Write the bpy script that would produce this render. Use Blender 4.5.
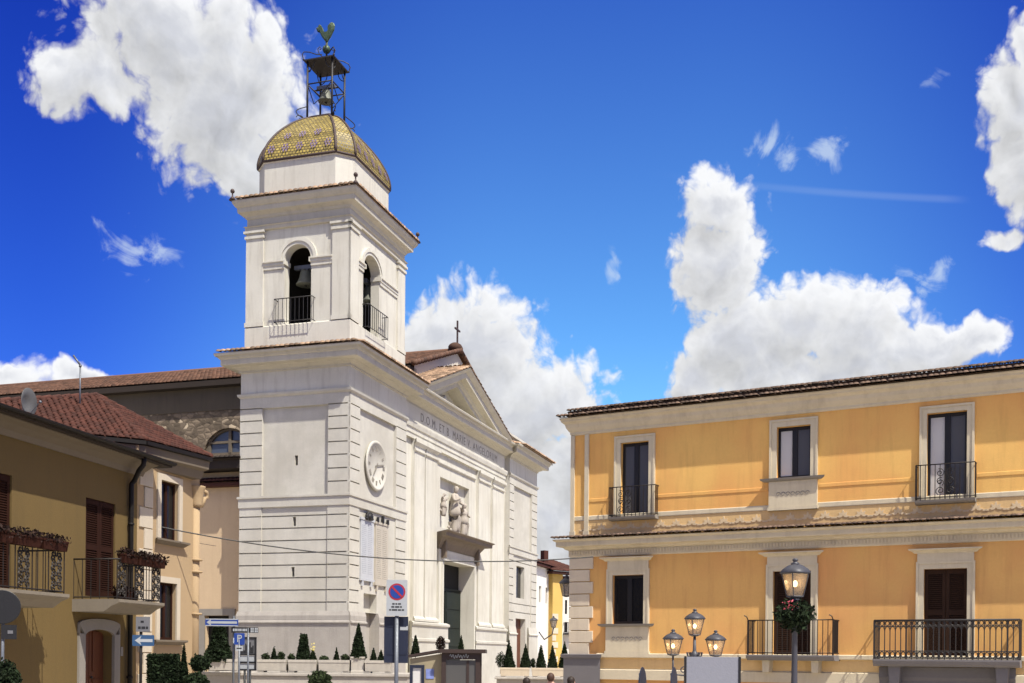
import bpy, bmesh, math, random
from mathutils import Vector, Matrix
R = math.radians
random.seed(7)
for o in list(bpy.data.objects): bpy.data.objects.remove(o)
S = bpy.context.scene
COL = S.collection

# ------------------------------------------------------------------ camera
F_PX, HZ, ROLL, CZ = 1100.0, 655.0, R(.5), 1.7
cam = bpy.data.cameras.new("camera"); co = bpy.data.objects.new("camera", cam); COL.objects.link(co)
cam.sensor_width = 36; cam.lens = F_PX / 1024 * 36; cam.shift_y = (HZ - 341.5) / 1024
cam.clip_start = .1; cam.clip_end = 6000
co.matrix_world = Matrix.Translation((0, 0, CZ)) @ Matrix.Rotation(R(90), 4, 'X') @ Matrix.Rotation(ROLL, 4, 'Z')
S.camera = co

# ------------------------------------------------------------------ light
SUN_AZ, SUN_EL = 40, 57           # degrees to the right of straight behind the camera, and above the horizon
sv = Vector((math.sin(R(SUN_AZ)) * math.cos(R(SUN_EL)), -math.cos(R(SUN_AZ)) * math.cos(R(SUN_EL)), math.sin(R(SUN_EL))))
sl = bpy.data.lights.new("sun", 'SUN'); sl.energy = 4.5; sl.angle = R(.53); sl.color = (1, .95, .86)
so = bpy.data.objects.new("sun", sl); COL.objects.link(so); so.rotation_euler = sv.to_track_quat('Z', 'Y').to_euler()
vs = S.view_settings
vs.view_transform = 'Standard'; vs.look = 'None'; vs.gamma = 1; vs.use_curve_mapping = False; vs.exposure = 0.75


def ray(px, py):                    # direction through a point of the photograph, per metre of depth
    dx = (px - 512) / F_PX; du = (HZ - py) / F_PX
    return dx * math.cos(ROLL) - du * math.sin(ROLL), dx * math.sin(ROLL) + du * math.cos(ROLL)


def at(px, py, Y):
    x, z = ray(px, py); return Vector((x * Y, Y, CZ + z * Y))


W = bpy.data.worlds.new("World"); S.world = W; W.use_nodes = True
NT = W.node_tree; NT.nodes.clear()


def nn(nt, typ, **kw):
    n = nt.nodes.new(typ)
    for k, v in kw.items(): setattr(n, k, v)
    return n


def mth(nt, op, a, b=None, c=None, clamp=False):
    n = nt.nodes.new('ShaderNodeMath'); n.operation = op; n.use_clamp = clamp
    for i, v in enumerate((a, b, c)):
        if v is None: continue
        if isinstance(v, (int, float)): n.inputs[i].default_value = v
        else: nt.links.new(v, n.inputs[i])
    return n.outputs[0]


def build_sky():
    L = NT.links.new
    tc = nn(NT, 'ShaderNodeTexCoord'); sp = nn(NT, 'ShaderNodeSeparateXYZ'); L(tc.outputs['Generated'], sp.inputs[0])
    az = mth(NT, 'ARCTAN2', sp.outputs[0], sp.outputs[1]); el = mth(NT, 'ARCSINE', sp.outputs[2])
    cb = nn(NT, 'ShaderNodeCombineXYZ'); L(az, cb.inputs[0]); L(el, cb.inputs[1])

    def ang(px, py):
        x, z = ray(px, py); return math.atan2(x, 1), math.atan2(z, math.hypot(x, 1))

    # cumulus banks: (px, py, rx, ry, weight) turned into azimuth / elevation
    big = [(185, 40, 112, 75), (225, 105, 90, 82), (95, 85, 58, 40), (262, 168, 52, 60), (290, 215, 42, 30), (150, 20, 80, 60), (262, 60, 42, 60),
           (470, 345, 78, 58), (540, 410, 74, 58), (440, 330, 48, 42), (575, 470, 70, 75), (500, 430, 90, 90), (590, 540, 80, 80), (540, 520, 70, 80), (430, 395, 60, 60),
           (716, 205, 34, 40), (722, 262, 50, 62), (740, 340, 52, 50), (805, 318, 58, 42), (860, 330, 58, 46), (915, 352, 60, 32), (700, 380, 32, 26), (780, 372, 95, 38), (850, 370, 110, 34), (968, 345, 32, 24),
           (1020, 100, 44, 52), (1045, 160, 50, 80), (1000, 238, 26, 12), (1070, 80, 60, 110), (1030, 52, 22, 34),
           (1150, 200, 120, 90), (-20, 372, 75, 22), (80, 378, 60, 14), (-120, 330, 90, 60)]
    wisp = [(768, 152, 34, 30), (828, 150, 24, 34), (142, 252, 48, 36), (612, 262, 10, 26), (938, 280, 52, 36), (930, 82, 26, 16)]

    def group(name, blobs):
        g = bpy.data.node_groups.new(name, 'ShaderNodeTree')
        g.interface.new_socket('v', in_out='INPUT', socket_type='NodeSocketVector'); g.interface.new_socket('d', in_out='OUTPUT', socket_type='NodeSocketFloat')
        gi = g.nodes.new('NodeGroupInput'); go = g.nodes.new('NodeGroupOutput')
        acc = None
        # the outline is warped so that the lobes do not read as ellipses
        wn = nn(g, 'ShaderNodeTexNoise'); wn.noise_dimensions = '2D'; wn.inputs['Scale'].default_value = 14; wn.inputs['Detail'].default_value = 4; g.links.new(gi.outputs[0], wn.inputs['Vector'])
        ws = nn(g, 'ShaderNodeVectorMath', operation='SUBTRACT'); g.links.new(wn.outputs['Color'], ws.inputs[0]); ws.inputs[1].default_value = (.5, .5, .5)
        wm = nn(g, 'ShaderNodeVectorMath', operation='SCALE'); g.links.new(ws.outputs[0], wm.inputs[0]); wm.inputs['Scale'].default_value = .045
        wa = nn(g, 'ShaderNodeVectorMath', operation='ADD'); g.links.new(gi.outputs[0], wa.inputs[0]); g.links.new(wm.outputs[0], wa.inputs[1])
        for b in blobs:
            a0, e0 = ang(b[0], b[1]); a1, _ = ang(b[0] + b[2], b[1]); _, e1 = ang(b[0], b[1] - b[3])
            s = nn(g, 'ShaderNodeVectorMath', operation='SUBTRACT'); g.links.new(wa.outputs[0], s.inputs[0]); s.inputs[1].default_value = (a0, e0, 0)
            m = nn(g, 'ShaderNodeVectorMath', operation='MULTIPLY'); g.links.new(s.outputs[0], m.inputs[0]); m.inputs[1].default_value = (.88 / (a1 - a0), .88 / (e1 - e0), 0)
            l = nn(g, 'ShaderNodeVectorMath', operation='LENGTH'); g.links.new(m.outputs[0], l.inputs[0])
            d = mth(g, 'SUBTRACT', 1, l.outputs['Value'])
            acc = d if acc is None else mth(g, 'SMOOTH_MAX', acc, d, .12)
        n1 = nn(g, 'ShaderNodeTexNoise'); n1.noise_dimensions = '2D'; n1.inputs['Scale'].default_value = 17; n1.inputs['Detail'].default_value = 10; n1.inputs['Roughness'].default_value = .6
        g.links.new(gi.outputs[0], n1.inputs['Vector'])
        vo = nn(g, 'ShaderNodeTexVoronoi'); vo.feature = 'F1'; vo.voronoi_dimensions = '2D'; vo.inputs['Scale'].default_value = 46; vo.inputs['Detail'].default_value = 3
        g.links.new(wa.outputs[0], vo.inputs['Vector'])
        if name == 'cumulus':                                  # the rest of the sky, behind and overhead, is half cloudy too
            sx = nn(g, 'ShaderNodeSeparateXYZ'); g.links.new(gi.outputs[0], sx.inputs[0])
            w = mth(g, 'MAXIMUM', mth(g, 'MULTIPLY_ADD', sx.outputs[1], 5, -2.9, clamp=True), mth(g, 'MULTIPLY_ADD', mth(g, 'ABSOLUTE', sx.outputs[0]), 5, -3.6, clamp=True))
            acc = mth(g, 'MAXIMUM', acc, mth(g, 'MULTIPLY_ADD', w, 3.2, -3.1))
        if name == 'wisps': n1.inputs['Scale'].default_value = 30; n1.inputs['Distortion'].default_value = .6
        t = mth(g, 'MULTIPLY_ADD', mth(g, 'SUBTRACT', n1.outputs['Fac'], .5), .88 if name == 'cumulus' else 2.6, acc)
        t = mth(g, 'MULTIPLY_ADD', mth(g, 'SUBTRACT', .45, vo.outputs['Distance']), .40, t)
        g.links.new(t, go.inputs[0]); return g

    def use(g, vec, off=(0, 0, 0)):
        n = nn(NT, 'ShaderNodeGroup'); n.node_tree = g
        ad = nn(NT, 'ShaderNodeVectorMath', operation='ADD'); L(vec, ad.inputs[0]); ad.inputs[1].default_value = off
        L(ad.outputs[0], n.inputs[0]); return n.outputs[0]

    def ramp(fac, a, b):
        m = nn(NT, 'ShaderNodeMapRange', interpolation_type='SMOOTHSTEP'); L(fac, m.inputs['Value'])
        m.inputs['From Min'].default_value = a; m.inputs['From Max'].default_value = b; return m.outputs[0]

    gb = group('cumulus', big); gw = group('wisps', wisp)
    V = cb.outputs[0]
    d0 = use(gb, V); d1 = use(gb, V, (.011, .021, 0))
    alpha = ramp(d0, -.16, .22)
    core = ramp(d0, .12, .95)                              # thick middles scatter less light back
    rim = mth(NT, 'MULTIPLY_ADD', mth(NT, 'SUBTRACT', d0, d1), .95, .5, clamp=True)
    st = nn(NT, 'ShaderNodeVectorMath', operation='MULTIPLY'); L(V, st.inputs[0]); st.inputs[1].default_value = (1, .7, 0)
    wd = use(gw, st.outputs[0]) if False else use(gw, V)
    aw = mth(NT, 'MULTIPLY', ramp(wd, .25, 1.1), .62)
    # a thin vapour trail
    a0, e0 = ang(760, 186); a1, e1 = ang(950, 199)
    rx = mth(NT, 'SUBTRACT', az, a0); ln = mth(NT, 'SUBTRACT', mth(NT, 'SUBTRACT', el, e0), mth(NT, 'MULTIPLY', rx, (e1 - e0) / (a1 - a0)))
    tr = mth(NT, 'MULTIPLY', ramp(mth(NT, 'ABSOLUTE', ln), .0042, .0005), mth(NT, 'MULTIPLY', ramp(az, ang(640, 180)[0], ang(860, 190)[0]), ramp(az, ang(975, 190)[0], ang(940, 190)[0])))
    aw = mth(NT, 'MAXIMUM', aw, mth(NT, 'MULTIPLY', tr, .10))
    sky = nn(NT, 'ShaderNodeTexSky', sky_type='NISHITA'); sky.sun_disc = False
    sky.sun_elevation = R(SUN_EL); sky.sun_rotation = R(180 - SUN_AZ); sky.air_density = 1.0; sky.dust_density = .15; sky.ozone_density = 4
    # polarised-looking, deeply saturated blue
    rp = nn(NT, 'ShaderNodeValToRGB'); L(mth(NT, 'MULTIPLY', el, 1 / .6, clamp=True), rp.inputs[0])
    e = rp.color_ramp.elements
    e[0].position = 0; e[0].color = SKY_LOW; e[1].position = 1; e[1].color = SKY_HIGH
    for p_, c_ in SKY_MID: q = e.new(p_); q.color = c_
    mx = nn(NT, 'ShaderNodeMix', data_type='RGBA', blend_type='MULTIPLY'); mx.inputs[0].default_value = 1
    L(sky.outputs[0], mx.inputs[6]); L(rp.outputs[0], mx.inputs[7])
    sd = ramp(mth(NT, 'ABSOLUTE', mth(NT, 'SUBTRACT', az, .08)), .08, .5)      # vignette put into the sky colour, darker to both sides of the view
    mz = nn(NT, 'ShaderNodeMix', data_type='RGBA', blend_type='MULTIPLY'); L(sd, mz.inputs[0]); L(mx.outputs[2], mz.inputs[6]); mz.inputs[7].default_value = (.20, .28, .72, 1)
    bs = nn(NT, 'ShaderNodeBackground'); L(mz.outputs[2], bs.inputs[0]); bs.inputs[1].default_value = .12
    # cloud colour
    cr = nn(NT, 'ShaderNodeMix', data_type='RGBA'); L(core, cr.inputs[0]); cr.inputs[6].default_value = (.50, .505, .515, 1); cr.inputs[7].default_value = (.335, .345, .375, 1)
    c2 = nn(NT, 'ShaderNodeMix', data_type='RGBA', blend_type='MULTIPLY'); c2.inputs[0].default_value = 1; L(cr.outputs[2], c2.inputs[6])
    gy = nn(NT, 'ShaderNodeMapRange'); L(rim, gy.inputs['Value']); gy.inputs['To Min'].default_value = .74; gy.inputs['To Max'].default_value = 1.16
    L(gy.outputs[0], c2.inputs[7])
    hi = nn(NT, 'ShaderNodeMix', data_type='RGBA'); L(ramp(el, .52, .85), hi.inputs[0]); hi.inputs[6].default_value = (1, 1, 1, 1); hi.inputs[7].default_value = (4.3, 3.95, 3.4, 1)   # clouds above the view made brighter and warmer, as added fill light
    c3 = nn(NT, 'ShaderNodeMix', data_type='RGBA', blend_type='MULTIPLY'); c3.inputs[0].default_value = 1; L(c2.outputs[2], c3.inputs[6]); L(hi.outputs[2], c3.inputs[7])
    bc = nn(NT, 'ShaderNodeBackground'); L(c3.outputs[2], bc.inputs[0]); bc.inputs[1].default_value = 1
    bw = nn(NT, 'ShaderNodeBackground'); bw.inputs[0].default_value = (.40, .47, .55, 1); bw.inputs[1].default_value = 1
    m1 = nn(NT, 'ShaderNodeMixShader'); L(aw, m1.inputs[0]); L(bs.outputs[0], m1.inputs[1]); L(bw.outputs[0], m1.inputs[2])
    m2 = nn(NT, 'ShaderNodeMixShader'); L(alpha, m2.inputs[0]); L(m1.outputs[0], m2.inputs[1]); L(bc.outputs[0], m2.inputs[2])
    out = nn(NT, 'ShaderNodeOutputWorld'); L(m2.outputs[0], out.inputs[0])


SKY_LOW = (.60, .85, .98, 1); SKY_HIGH = (.62, .54, .42, 1); SKY_MID = [(.35, (.55, .90, 1.05, 1)), (.48, (.435, .78, 1.04, 1)), (.94, (.19, .38, .92, 1))]
build_sky()

# ------------------------------------------------------------------ materials


def mat(name, col, rough=.85, spec=.3, metal=0, var=.12, vscale=1.2, fine=.06, fscale=14, bump=.15, bscale=30, stain=0, stain_col=None, island=None, emit=None, mottle=None):
    m = bpy.data.materials.new(name); m.use_nodes = True; nt = m.node_tree; L = nt.links.new
    b = nt.nodes['Principled BSDF']; b.inputs['Roughness'].default_value = rough; b.inputs['Specular IOR Level'].default_value = spec; b.inputs['Metallic'].default_value = metal
    tc = nn(nt, 'ShaderNodeTexCoord')
    n1 = nn(nt, 'ShaderNodeTexNoise'); n1.inputs['Scale'].default_value = vscale; n1.inputs['Detail'].default_value = 6; L(tc.outputs['Object'], n1.inputs['Vector'])
    n2 = nn(nt, 'ShaderNodeTexNoise'); n2.inputs['Scale'].default_value = fscale; n2.inputs['Detail'].default_value = 5; L(tc.outputs['Object'], n2.inputs['Vector'])
    k = mth(nt, 'MULTIPLY_ADD', mth(nt, 'SUBTRACT', n1.outputs['Fac'], .5), var * 2, 1)
    k = mth(nt, 'MULTIPLY_ADD', mth(nt, 'SUBTRACT', n2.outputs['Fac'], .5), fine * 2, k)
    if island:
        g = nn(nt, 'ShaderNodeNewGeometry'); k = mth(nt, 'MULTIPLY', k, mth(nt, 'MULTIPLY_ADD', mth(nt, 'SUBTRACT', g.outputs['Random Per Island'], .5), island * 2, 1))
    mx = nn(nt, 'ShaderNodeMix', data_type='RGBA', blend_type='MULTIPLY'); mx.inputs[0].default_value = 1; mx.inputs[6].default_value = (*col, 1); L(k, mx.inputs[7])
    c = mx.outputs[2]
    if mottle:                                                  # patches where the paint has another tint
        nm = nn(nt, 'ShaderNodeTexNoise'); nm.inputs['Scale'].default_value = .42; nm.inputs['Detail'].default_value = 4; L(tc.outputs['Object'], nm.inputs['Vector'])
        rm = nn(nt, 'ShaderNodeMapRange'); L(nm.outputs['Fac'], rm.inputs['Value']); rm.inputs['From Min'].default_value = .42; rm.inputs['From Max'].default_value = .66; rm.inputs['To Max'].default_value = mottle[1]
        mm = nn(nt, 'ShaderNodeMix', data_type='RGBA'); L(rm.outputs[0], mm.inputs[0]); L(c, mm.inputs[6]); mm.inputs[7].default_value = (*mottle[0], 1); c = mm.outputs[2]
    if stain:                                                   # rain streaks and patches of dirt
        mp = nn(nt, 'ShaderNodeMapping'); mp.inputs['Scale'].default_value = (2.2, 2.2, .22); L(tc.outputs['Object'], mp.inputs[0])
        n3 = nn(nt, 'ShaderNodeTexNoise'); n3.inputs['Scale'].default_value = 1.6; n3.inputs['Detail'].default_value = 8; n3.inputs['Roughness'].default_value = .65; L(mp.outputs[0], n3.inputs['Vector'])
        r = nn(nt, 'ShaderNodeMapRange'); L(n3.outputs['Fac'], r.inputs['Value']); r.inputs['From Min'].default_value = .5; r.inputs['From Max'].default_value = .78; r.inputs['To Max'].default_value = stain
        m2 = nn(nt, 'ShaderNodeMix', data_type='RGBA'); L(r.outputs[0], m2.inputs[0]); L(c, m2.inputs[6]); m2.inputs[7].default_value = (*(stain_col or [x * .45 for x in col]), 1); c = m2.outputs[2]
    L(c, b.inputs['Base Color'])
    if bump:
        n4 = nn(nt, 'ShaderNodeTexNoise'); n4.inputs['Scale'].default_value = bscale; n4.inputs['Detail'].default_value = 4; L(tc.outputs['Object'], n4.inputs['Vector'])
        bp = nn(nt, 'ShaderNodeBump'); bp.inputs['Strength'].default_value = bump; bp.inputs['Distance'].default_value = .02; L(n4.outputs['Fac'], bp.inputs['Height']); L(bp.outputs[0], b.inputs['Normal'])
    if emit:
        b.inputs['Emission Color'].default_value = (*emit[:3], 1); b.inputs['Emission Strength'].default_value = emit[3]
    return m


M = {}
M['white_plaster'] = mat('white_plaster', mottle=((.47, .44, .36), .5), col=(.57, .55, .475), var=.10, stain=.55, stain_col=(.30, .27, .215), bump=.1)
M['white_stone'] = mat('white_stone', mottle=((.385, .36, .30), .6), col=(.485, .465, .405), var=.14, vscale=2.5, stain=.3, stain_col=(.33, .31, .28), fine=.09, bump=.25)
M['cornice_stone'] = mat('cornice_stone', (.48, .45, .37), var=.12, stain=.5, stain_col=(.30, .27, .23))
M['plinth_stone'] = mat('plinth_stone', (.34, .315, .28), var=.18, vscale=2, stain=.4, fine=.12, bump=.4)
M['warm_plaster'] = mat('warm_plaster', (.56, .51, .42), var=.06, stain=.12)
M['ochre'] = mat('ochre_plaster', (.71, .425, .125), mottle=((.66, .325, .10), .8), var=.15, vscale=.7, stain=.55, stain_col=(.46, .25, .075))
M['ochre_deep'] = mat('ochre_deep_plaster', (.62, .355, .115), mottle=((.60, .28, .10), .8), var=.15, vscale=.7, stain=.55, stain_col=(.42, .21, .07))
M['ochre_pale'] = mat('ochre_pale_plaster', (.62, .42, .19), var=.14, vscale=1.5, stain=.4, stain_col=(.38, .22, .09))
M['trim'] = mat('pale_trim', (.53, .46, .325), var=.13, vscale=2, stain=.45, stain_col=(.30, .24, .17))
M['quoin'] = mat('palazzo_quoin', (.54, .46, .345), var=.1, vscale=2, stain=.3)
M['grey_base'] = mat('grey_base_stone', (.15, .14, .14), var=.12, vscale=2)
M['olive'] = mat('olive_yellow_plaster', (.120, .079, .026), var=.10, vscale=.5, stain=.3, stain_col=(.08, .055, .022))  # base colour lowered: the dimness of a vignette is put into the plaster
M['beige'] = mat('beige_plaster', (.34, .245, .14), var=.07, vscale=.7, stain=.2, stain_col=(.28, .2, .12))
M['beige2'] = mat('annex_plaster', (.50, .375, .235), var=.08, vscale=.7, stain=.25, stain_col=(.34, .23, .14))
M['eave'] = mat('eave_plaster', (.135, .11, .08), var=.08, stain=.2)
M['surround'] = mat('window_surround', (.46, .40, .31), var=.06, stain=.2)
M['grey_stone'] = mat('grey_door_stone', (.22, .20, .17), var=.1, vscale=3, stain=.2)
M['balcony_stone'] = mat('balcony_stone', (.17, .145, .11), var=.1, vscale=3, stain=.3)
M['tile'] = mat('terracotta_tile', (.10, .05, .031), var=.25, vscale=1.5, fine=.2, island=.45, bump=.3, stain=.5, stain_col=(.10, .075, .06))
M['red_tile'] = mat('red_roof_tile', (.056, .018, .011), var=.18, vscale=1.2, fine=.15, island=.35, bump=.2, stain=.3, stain_col=(.10, .04, .03))  # darker than the tiles themselves, part of the vignette is in this colour
M['old_tile'] = mat('weathered_tile', (.30, .20, .13), var=.3, vscale=1.5, fine=.2, island=.5, bump=.3, stain=.6, stain_col=(.12, .10, .07))
M['edge_tile'] = mat('palazzo_tile', (.13, .085, .06), var=.3, vscale=2, fine=.2, island=.5, bump=.3, stain=.5, stain_col=(.05, .04, .035))
M['dark_wood'] = mat('dark_eave_wood', (.03, .022, .017), var=.2)
M['iron'] = mat('wrought_iron', (.018, .016, .016), rough=.55, spec=.4, var=.2, bump=.1)
M['rail'] = mat('railing_iron', (.014, .010, .008), rough=.6, var=.25)
M['dome_rib'] = mat('dome_rib_lead', (.06, .04, .035), rough=.6, var=.2)
M['purple'] = mat('purple_tile', (.17, .12, .20), rough=.35, spec=.5, var=.15)
M['bronze'] = mat('green_bronze', (.06, .09, .055), rough=.5, metal=.35, var=.3, vscale=6)
M['bell'] = mat('bell_bronze', (.13, .135, .11), rough=.6, metal=.3, var=.2, vscale=6)
M['belfry_inside'] = mat('shaded_inner_brick', (.035, .03, .025), var=.3, vscale=4)  # inner walls coloured near black, the shade inside the belfry put into the brick
M['dark'] = mat('dark_interior', (.012, .011, .010), var=.1, bump=0)
M['brown_shutter'] = mat('brown_shutter', (.026, .010, .006), rough=.75, spec=.08, var=.15, vscale=4)
M['dark_shutter'] = mat('dark_brown_shutter', (.036, .019, .012), rough=.75, spec=.08, var=.15, vscale=4)
M['black_frame'] = mat('black_window_frame', (.012, .011, .011), rough=.45, var=.1, bump=0)
M['wood_door'] = mat('red_brown_door', (.10, .032, .014), rough=.5, var=.2, vscale=4)
M['green_door'] = mat('dark_green_door', (.016, .021, .017), rough=.6, spec=.15, var=.25, vscale=2)
M['pipe'] = mat('drain_pipe', (.009, .007, .006), rough=.6, spec=.2, var=.2)
M['plank'] = mat('weathered_grey_plaster', (.10, .082, .058), var=.15, vscale=.5, stain=.4)
M['planter'] = mat('concrete_planter', (.40, .37, .32), var=.15, vscale=3, stain=.5, bump=.4)
M['box'] = mat('terracotta_flower_box', (.03, .010, .006), spec=.1, var=.2, vscale=4)
M['leaf'] = mat('dark_cypress_leaf', (.011, .019, .007), rough=.8, spec=.15, var=.25, vscale=2, island=.6, bump=0)
M['leaf2'] = mat('shrub_leaf', (.024, .036, .013), rough=.75, spec=.2, var=.25, vscale=2, island=.6, bump=0)
M['dry'] = mat('dry_flower_leaf', (.018, .009, .007), rough=.8, spec=.15, var=.3, vscale=4, island=.6, bump=0)
M['bark'] = mat('bark', (.06, .045, .03), var=.2, vscale=8)
M['pink'] = mat('pink_petal', (.55, .10, .13), rough=.6, island=.4, bump=0)
M['yellow'] = mat('yellow_petal', (.6, .5, .12), rough=.6, bump=0)
M['lamp_iron'] = mat('grey_lamp_iron', (.045, .045, .055), rough=.5, spec=.4, var=.15)
M['sign_blue'] = mat('sign_blue', (.013, .04, .20), rough=.4, var=.06)
M['sign_pale_blue'] = mat('faded_sign_blue', (.022, .06, .13), rough=.5, var=.1)
M['sign_white'] = mat('sign_white', (.30, .315, .325), rough=.4, var=.05)
M['sign_red'] = mat('sign_red', (.28, .02, .03), rough=.4, var=.05)
M['sign_grey'] = mat('sign_back_grey', (.13, .13, .135), rough=.5, metal=.2, var=.06)
M['sign_navy'] = mat('sign_navy', (.012, .016, .032), rough=.5, var=.12)
M['sign_black'] = mat('sign_black', (.012, .012, .013), rough=.5, var=.1)
M['ink'] = mat('black_ink', (.02, .02, .02), var=0, bump=0)
M['pole'] = mat('galvanised_pole', (.13, .14, .155), rough=.45, metal=.4, var=.1)
M['board'] = mat('grey_board', (.20, .205, .235), rough=.6, var=.04)
M['marble'] = mat('marble_plaque', (.43, .44, .45), rough=.5, var=.1, vscale=3)
M['marble_old'] = mat('aged_marble_plaque', (.42, .38, .31), rough=.6, var=.1, vscale=3)
M['mark'] = mat('cut_letters', (.24, .22, .185), var=.1, bump=0)
M['mark_blue'] = mat('cut_letters_grey', (.29, .30, .33), var=.1, bump=0)
M['hood'] = mat('brown_hood_stone', (.17, .135, .10), var=.15, vscale=3, stain=.4)
M['statue'] = mat('carved_stone', (.36, .32, .27), var=.2, vscale=3, stain=.5, stain_col=(.16, .13, .10))
M['kiosk_wood'] = mat('kiosk_dark_wood', (.035, .022, .018), rough=.6, var=.2, vscale=3)
M['kiosk_wall'] = mat('kiosk_cream_wall', (.26, .22, .14), var=.08)
M['poster'] = mat('poster_blue', (.16, .20, .42), var=.5, vscale=8, fine=.3)
M['skin'] = mat('skin', (.42, .24, .17), rough=.6, spec=.35, var=.06, bump=0)
M['hair'] = mat('dark_hair', (.022, .014, .010), rough=.6, var=.3, vscale=30)
M['hair2'] = mat('brown_hair', (.055, .028, .018), rough=.6, var=.3, vscale=30)
M['shirt'] = mat('dark_shirt', (.03, .035, .06), var=.1)
M['shirt2'] = mat('rust_shirt', (.16, .05, .035), var=.1)
M['trousers'] = mat('blue_trousers', (.04, .05, .09), var=.1)
M['far_white'] = mat('far_white_plaster', (.70, .68, .62), var=.06)
M['far_yellow'] = mat('far_yellow_plaster', (.52, .35, .10), var=.08)
M['dish'] = mat('dish_grey', (.09, .09, .09), rough=.5)
M['bench'] = mat('bench_wood', (.13, .08, .045), var=.2, vscale=4)


def glass_mat(name, col, rough=.06, spec=.6):
    m = bpy.data.materials.new(name); m.use_nodes = True; nt = m.node_tree; b = nt.nodes['Principled BSDF']
    b.inputs['Base Color'].default_value = (*col, 1); b.inputs['Roughness'].default_value = rough; b.inputs['Specular IOR Level'].default_value = spec
    tc = nn(nt, 'ShaderNodeTexCoord'); n = nn(nt, 'ShaderNodeTexNoise'); n.inputs['Scale'].default_value = .8; nt.links.new(tc.outputs['Object'], n.inputs['Vector'])
    bp = nn(nt, 'ShaderNodeBump'); bp.inputs['Strength'].default_value = .05; bp.inputs['Distance'].default_value = .05; nt.links.new(n.outputs['Fac'], bp.inputs['Height']); nt.links.new(bp.outputs[0], b.inputs['Normal'])
    return m


M['glass'] = glass_mat('window_glass', (.075, .073, .07), .12, .3)
M['curtain_glass'] = glass_mat('glass_before_white_curtain', (.50, .49, .47), .15, .3)
M['dark_glass'] = glass_mat('dark_glass', (.008, .008, .009), .2, .3)
M['blue_glass'] = glass_mat('leaded_glass', (.06, .075, .10), .3)


def lamp_glass():
    m = bpy.data.materials.new('lamp_glass'); m.use_nodes = True; nt = m.node_tree; nt.nodes.clear()
    o = nn(nt, 'ShaderNodeOutputMaterial'); t = nn(nt, 'ShaderNodeBsdfTransparent'); t.inputs[0].default_value = (.80, .78, .76, 1)
    g = nn(nt, 'ShaderNodeBsdfTranslucent'); g.inputs[0].default_value = (.38, .32, .27, 1); x = nn(nt, 'ShaderNodeMixShader'); x.inputs[0].default_value = .45
    nt.links.new(t.outputs[0], x.inputs[1]); nt.links.new(g.outputs[0], x.inputs[2])
    gl = nn(nt, 'ShaderNodeBsdfGlossy'); gl.inputs['Roughness'].default_value = .1; y = nn(nt, 'ShaderNodeMixShader'); y.inputs[0].default_value = .08
    nt.links.new(x.outputs[0], y.inputs[1]); nt.links.new(gl.outputs[0], y.inputs[2]); nt.links.new(y.outputs[0], o.inputs[0]); return m


M['lamp_glass'] = lamp_glass()
M['bulb'] = mat('lit_bulb', (.9, .7, .4), var=0, bump=0, emit=(1, .66, .28, 9))


def dome_mat():
    m = bpy.data.materials.new('glazed_scale_tiles'); m.use_nodes = True; nt = m.node_tree; L = nt.links.new; b = nt.nodes['Principled BSDF']
    b.inputs['Roughness'].default_value = .5; b.inputs['Specular IOR Level'].default_value = .45
    uv = nn(nt, 'ShaderNodeUVMap')
    br = nn(nt, 'ShaderNodeTexBrick'); br.offset = .5; br.inputs['Scale'].default_value = 1; br.inputs['Brick Width'].default_value = .17; br.inputs['Row Height'].default_value = .14
    br.inputs['Mortar Size'].default_value = .022; br.inputs['Mortar Smooth'].default_value = .3; br.inputs['Bias'].default_value = -.1
    br.inputs['Color1'].default_value = (.34, .255, .055, 1); br.inputs['Color2'].default_value = (.17, .125, .03, 1); br.inputs['Mortar'].default_value = (.085, .062, .02, 1)
    L(uv.outputs[0], br.inputs['Vector'])
    n = nn(nt, 'ShaderNodeTexNoise'); n.inputs['Scale'].default_value = 3; L(uv.outputs[0], n.inputs['Vector'])
    mx = nn(nt, 'ShaderNodeMix', data_type='RGBA', blend_type='MULTIPLY'); mx.inputs[0].default_value = 1; L(br.outputs['Color'], mx.inputs[6])
    L(mth(nt, 'MULTIPLY_ADD', n.outputs['Fac'], .7, .65), mx.inputs[7]); L(mx.outputs[2], b.inputs['Base Color'])
    sp = nn(nt, 'ShaderNodeSeparateXYZ'); L(uv.outputs[0], sp.inputs[0])
    saw = mth(nt, 'FRACT', mth(nt, 'DIVIDE', sp.outputs[1], .14))
    h = mth(nt, 'MULTIPLY', mth(nt, 'SUBTRACT', 1, saw), mth(nt, 'SUBTRACT', 1, br.outputs['Fac']))
    bp = nn(nt, 'ShaderNodeBump'); bp.inputs['Strength'].default_value = .8; bp.inputs['Distance'].default_value = .05; L(h, bp.inputs['Height']); L(bp.outputs[0], b.inputs['Normal'])
    return m


M['dome'] = dome_mat()


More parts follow.
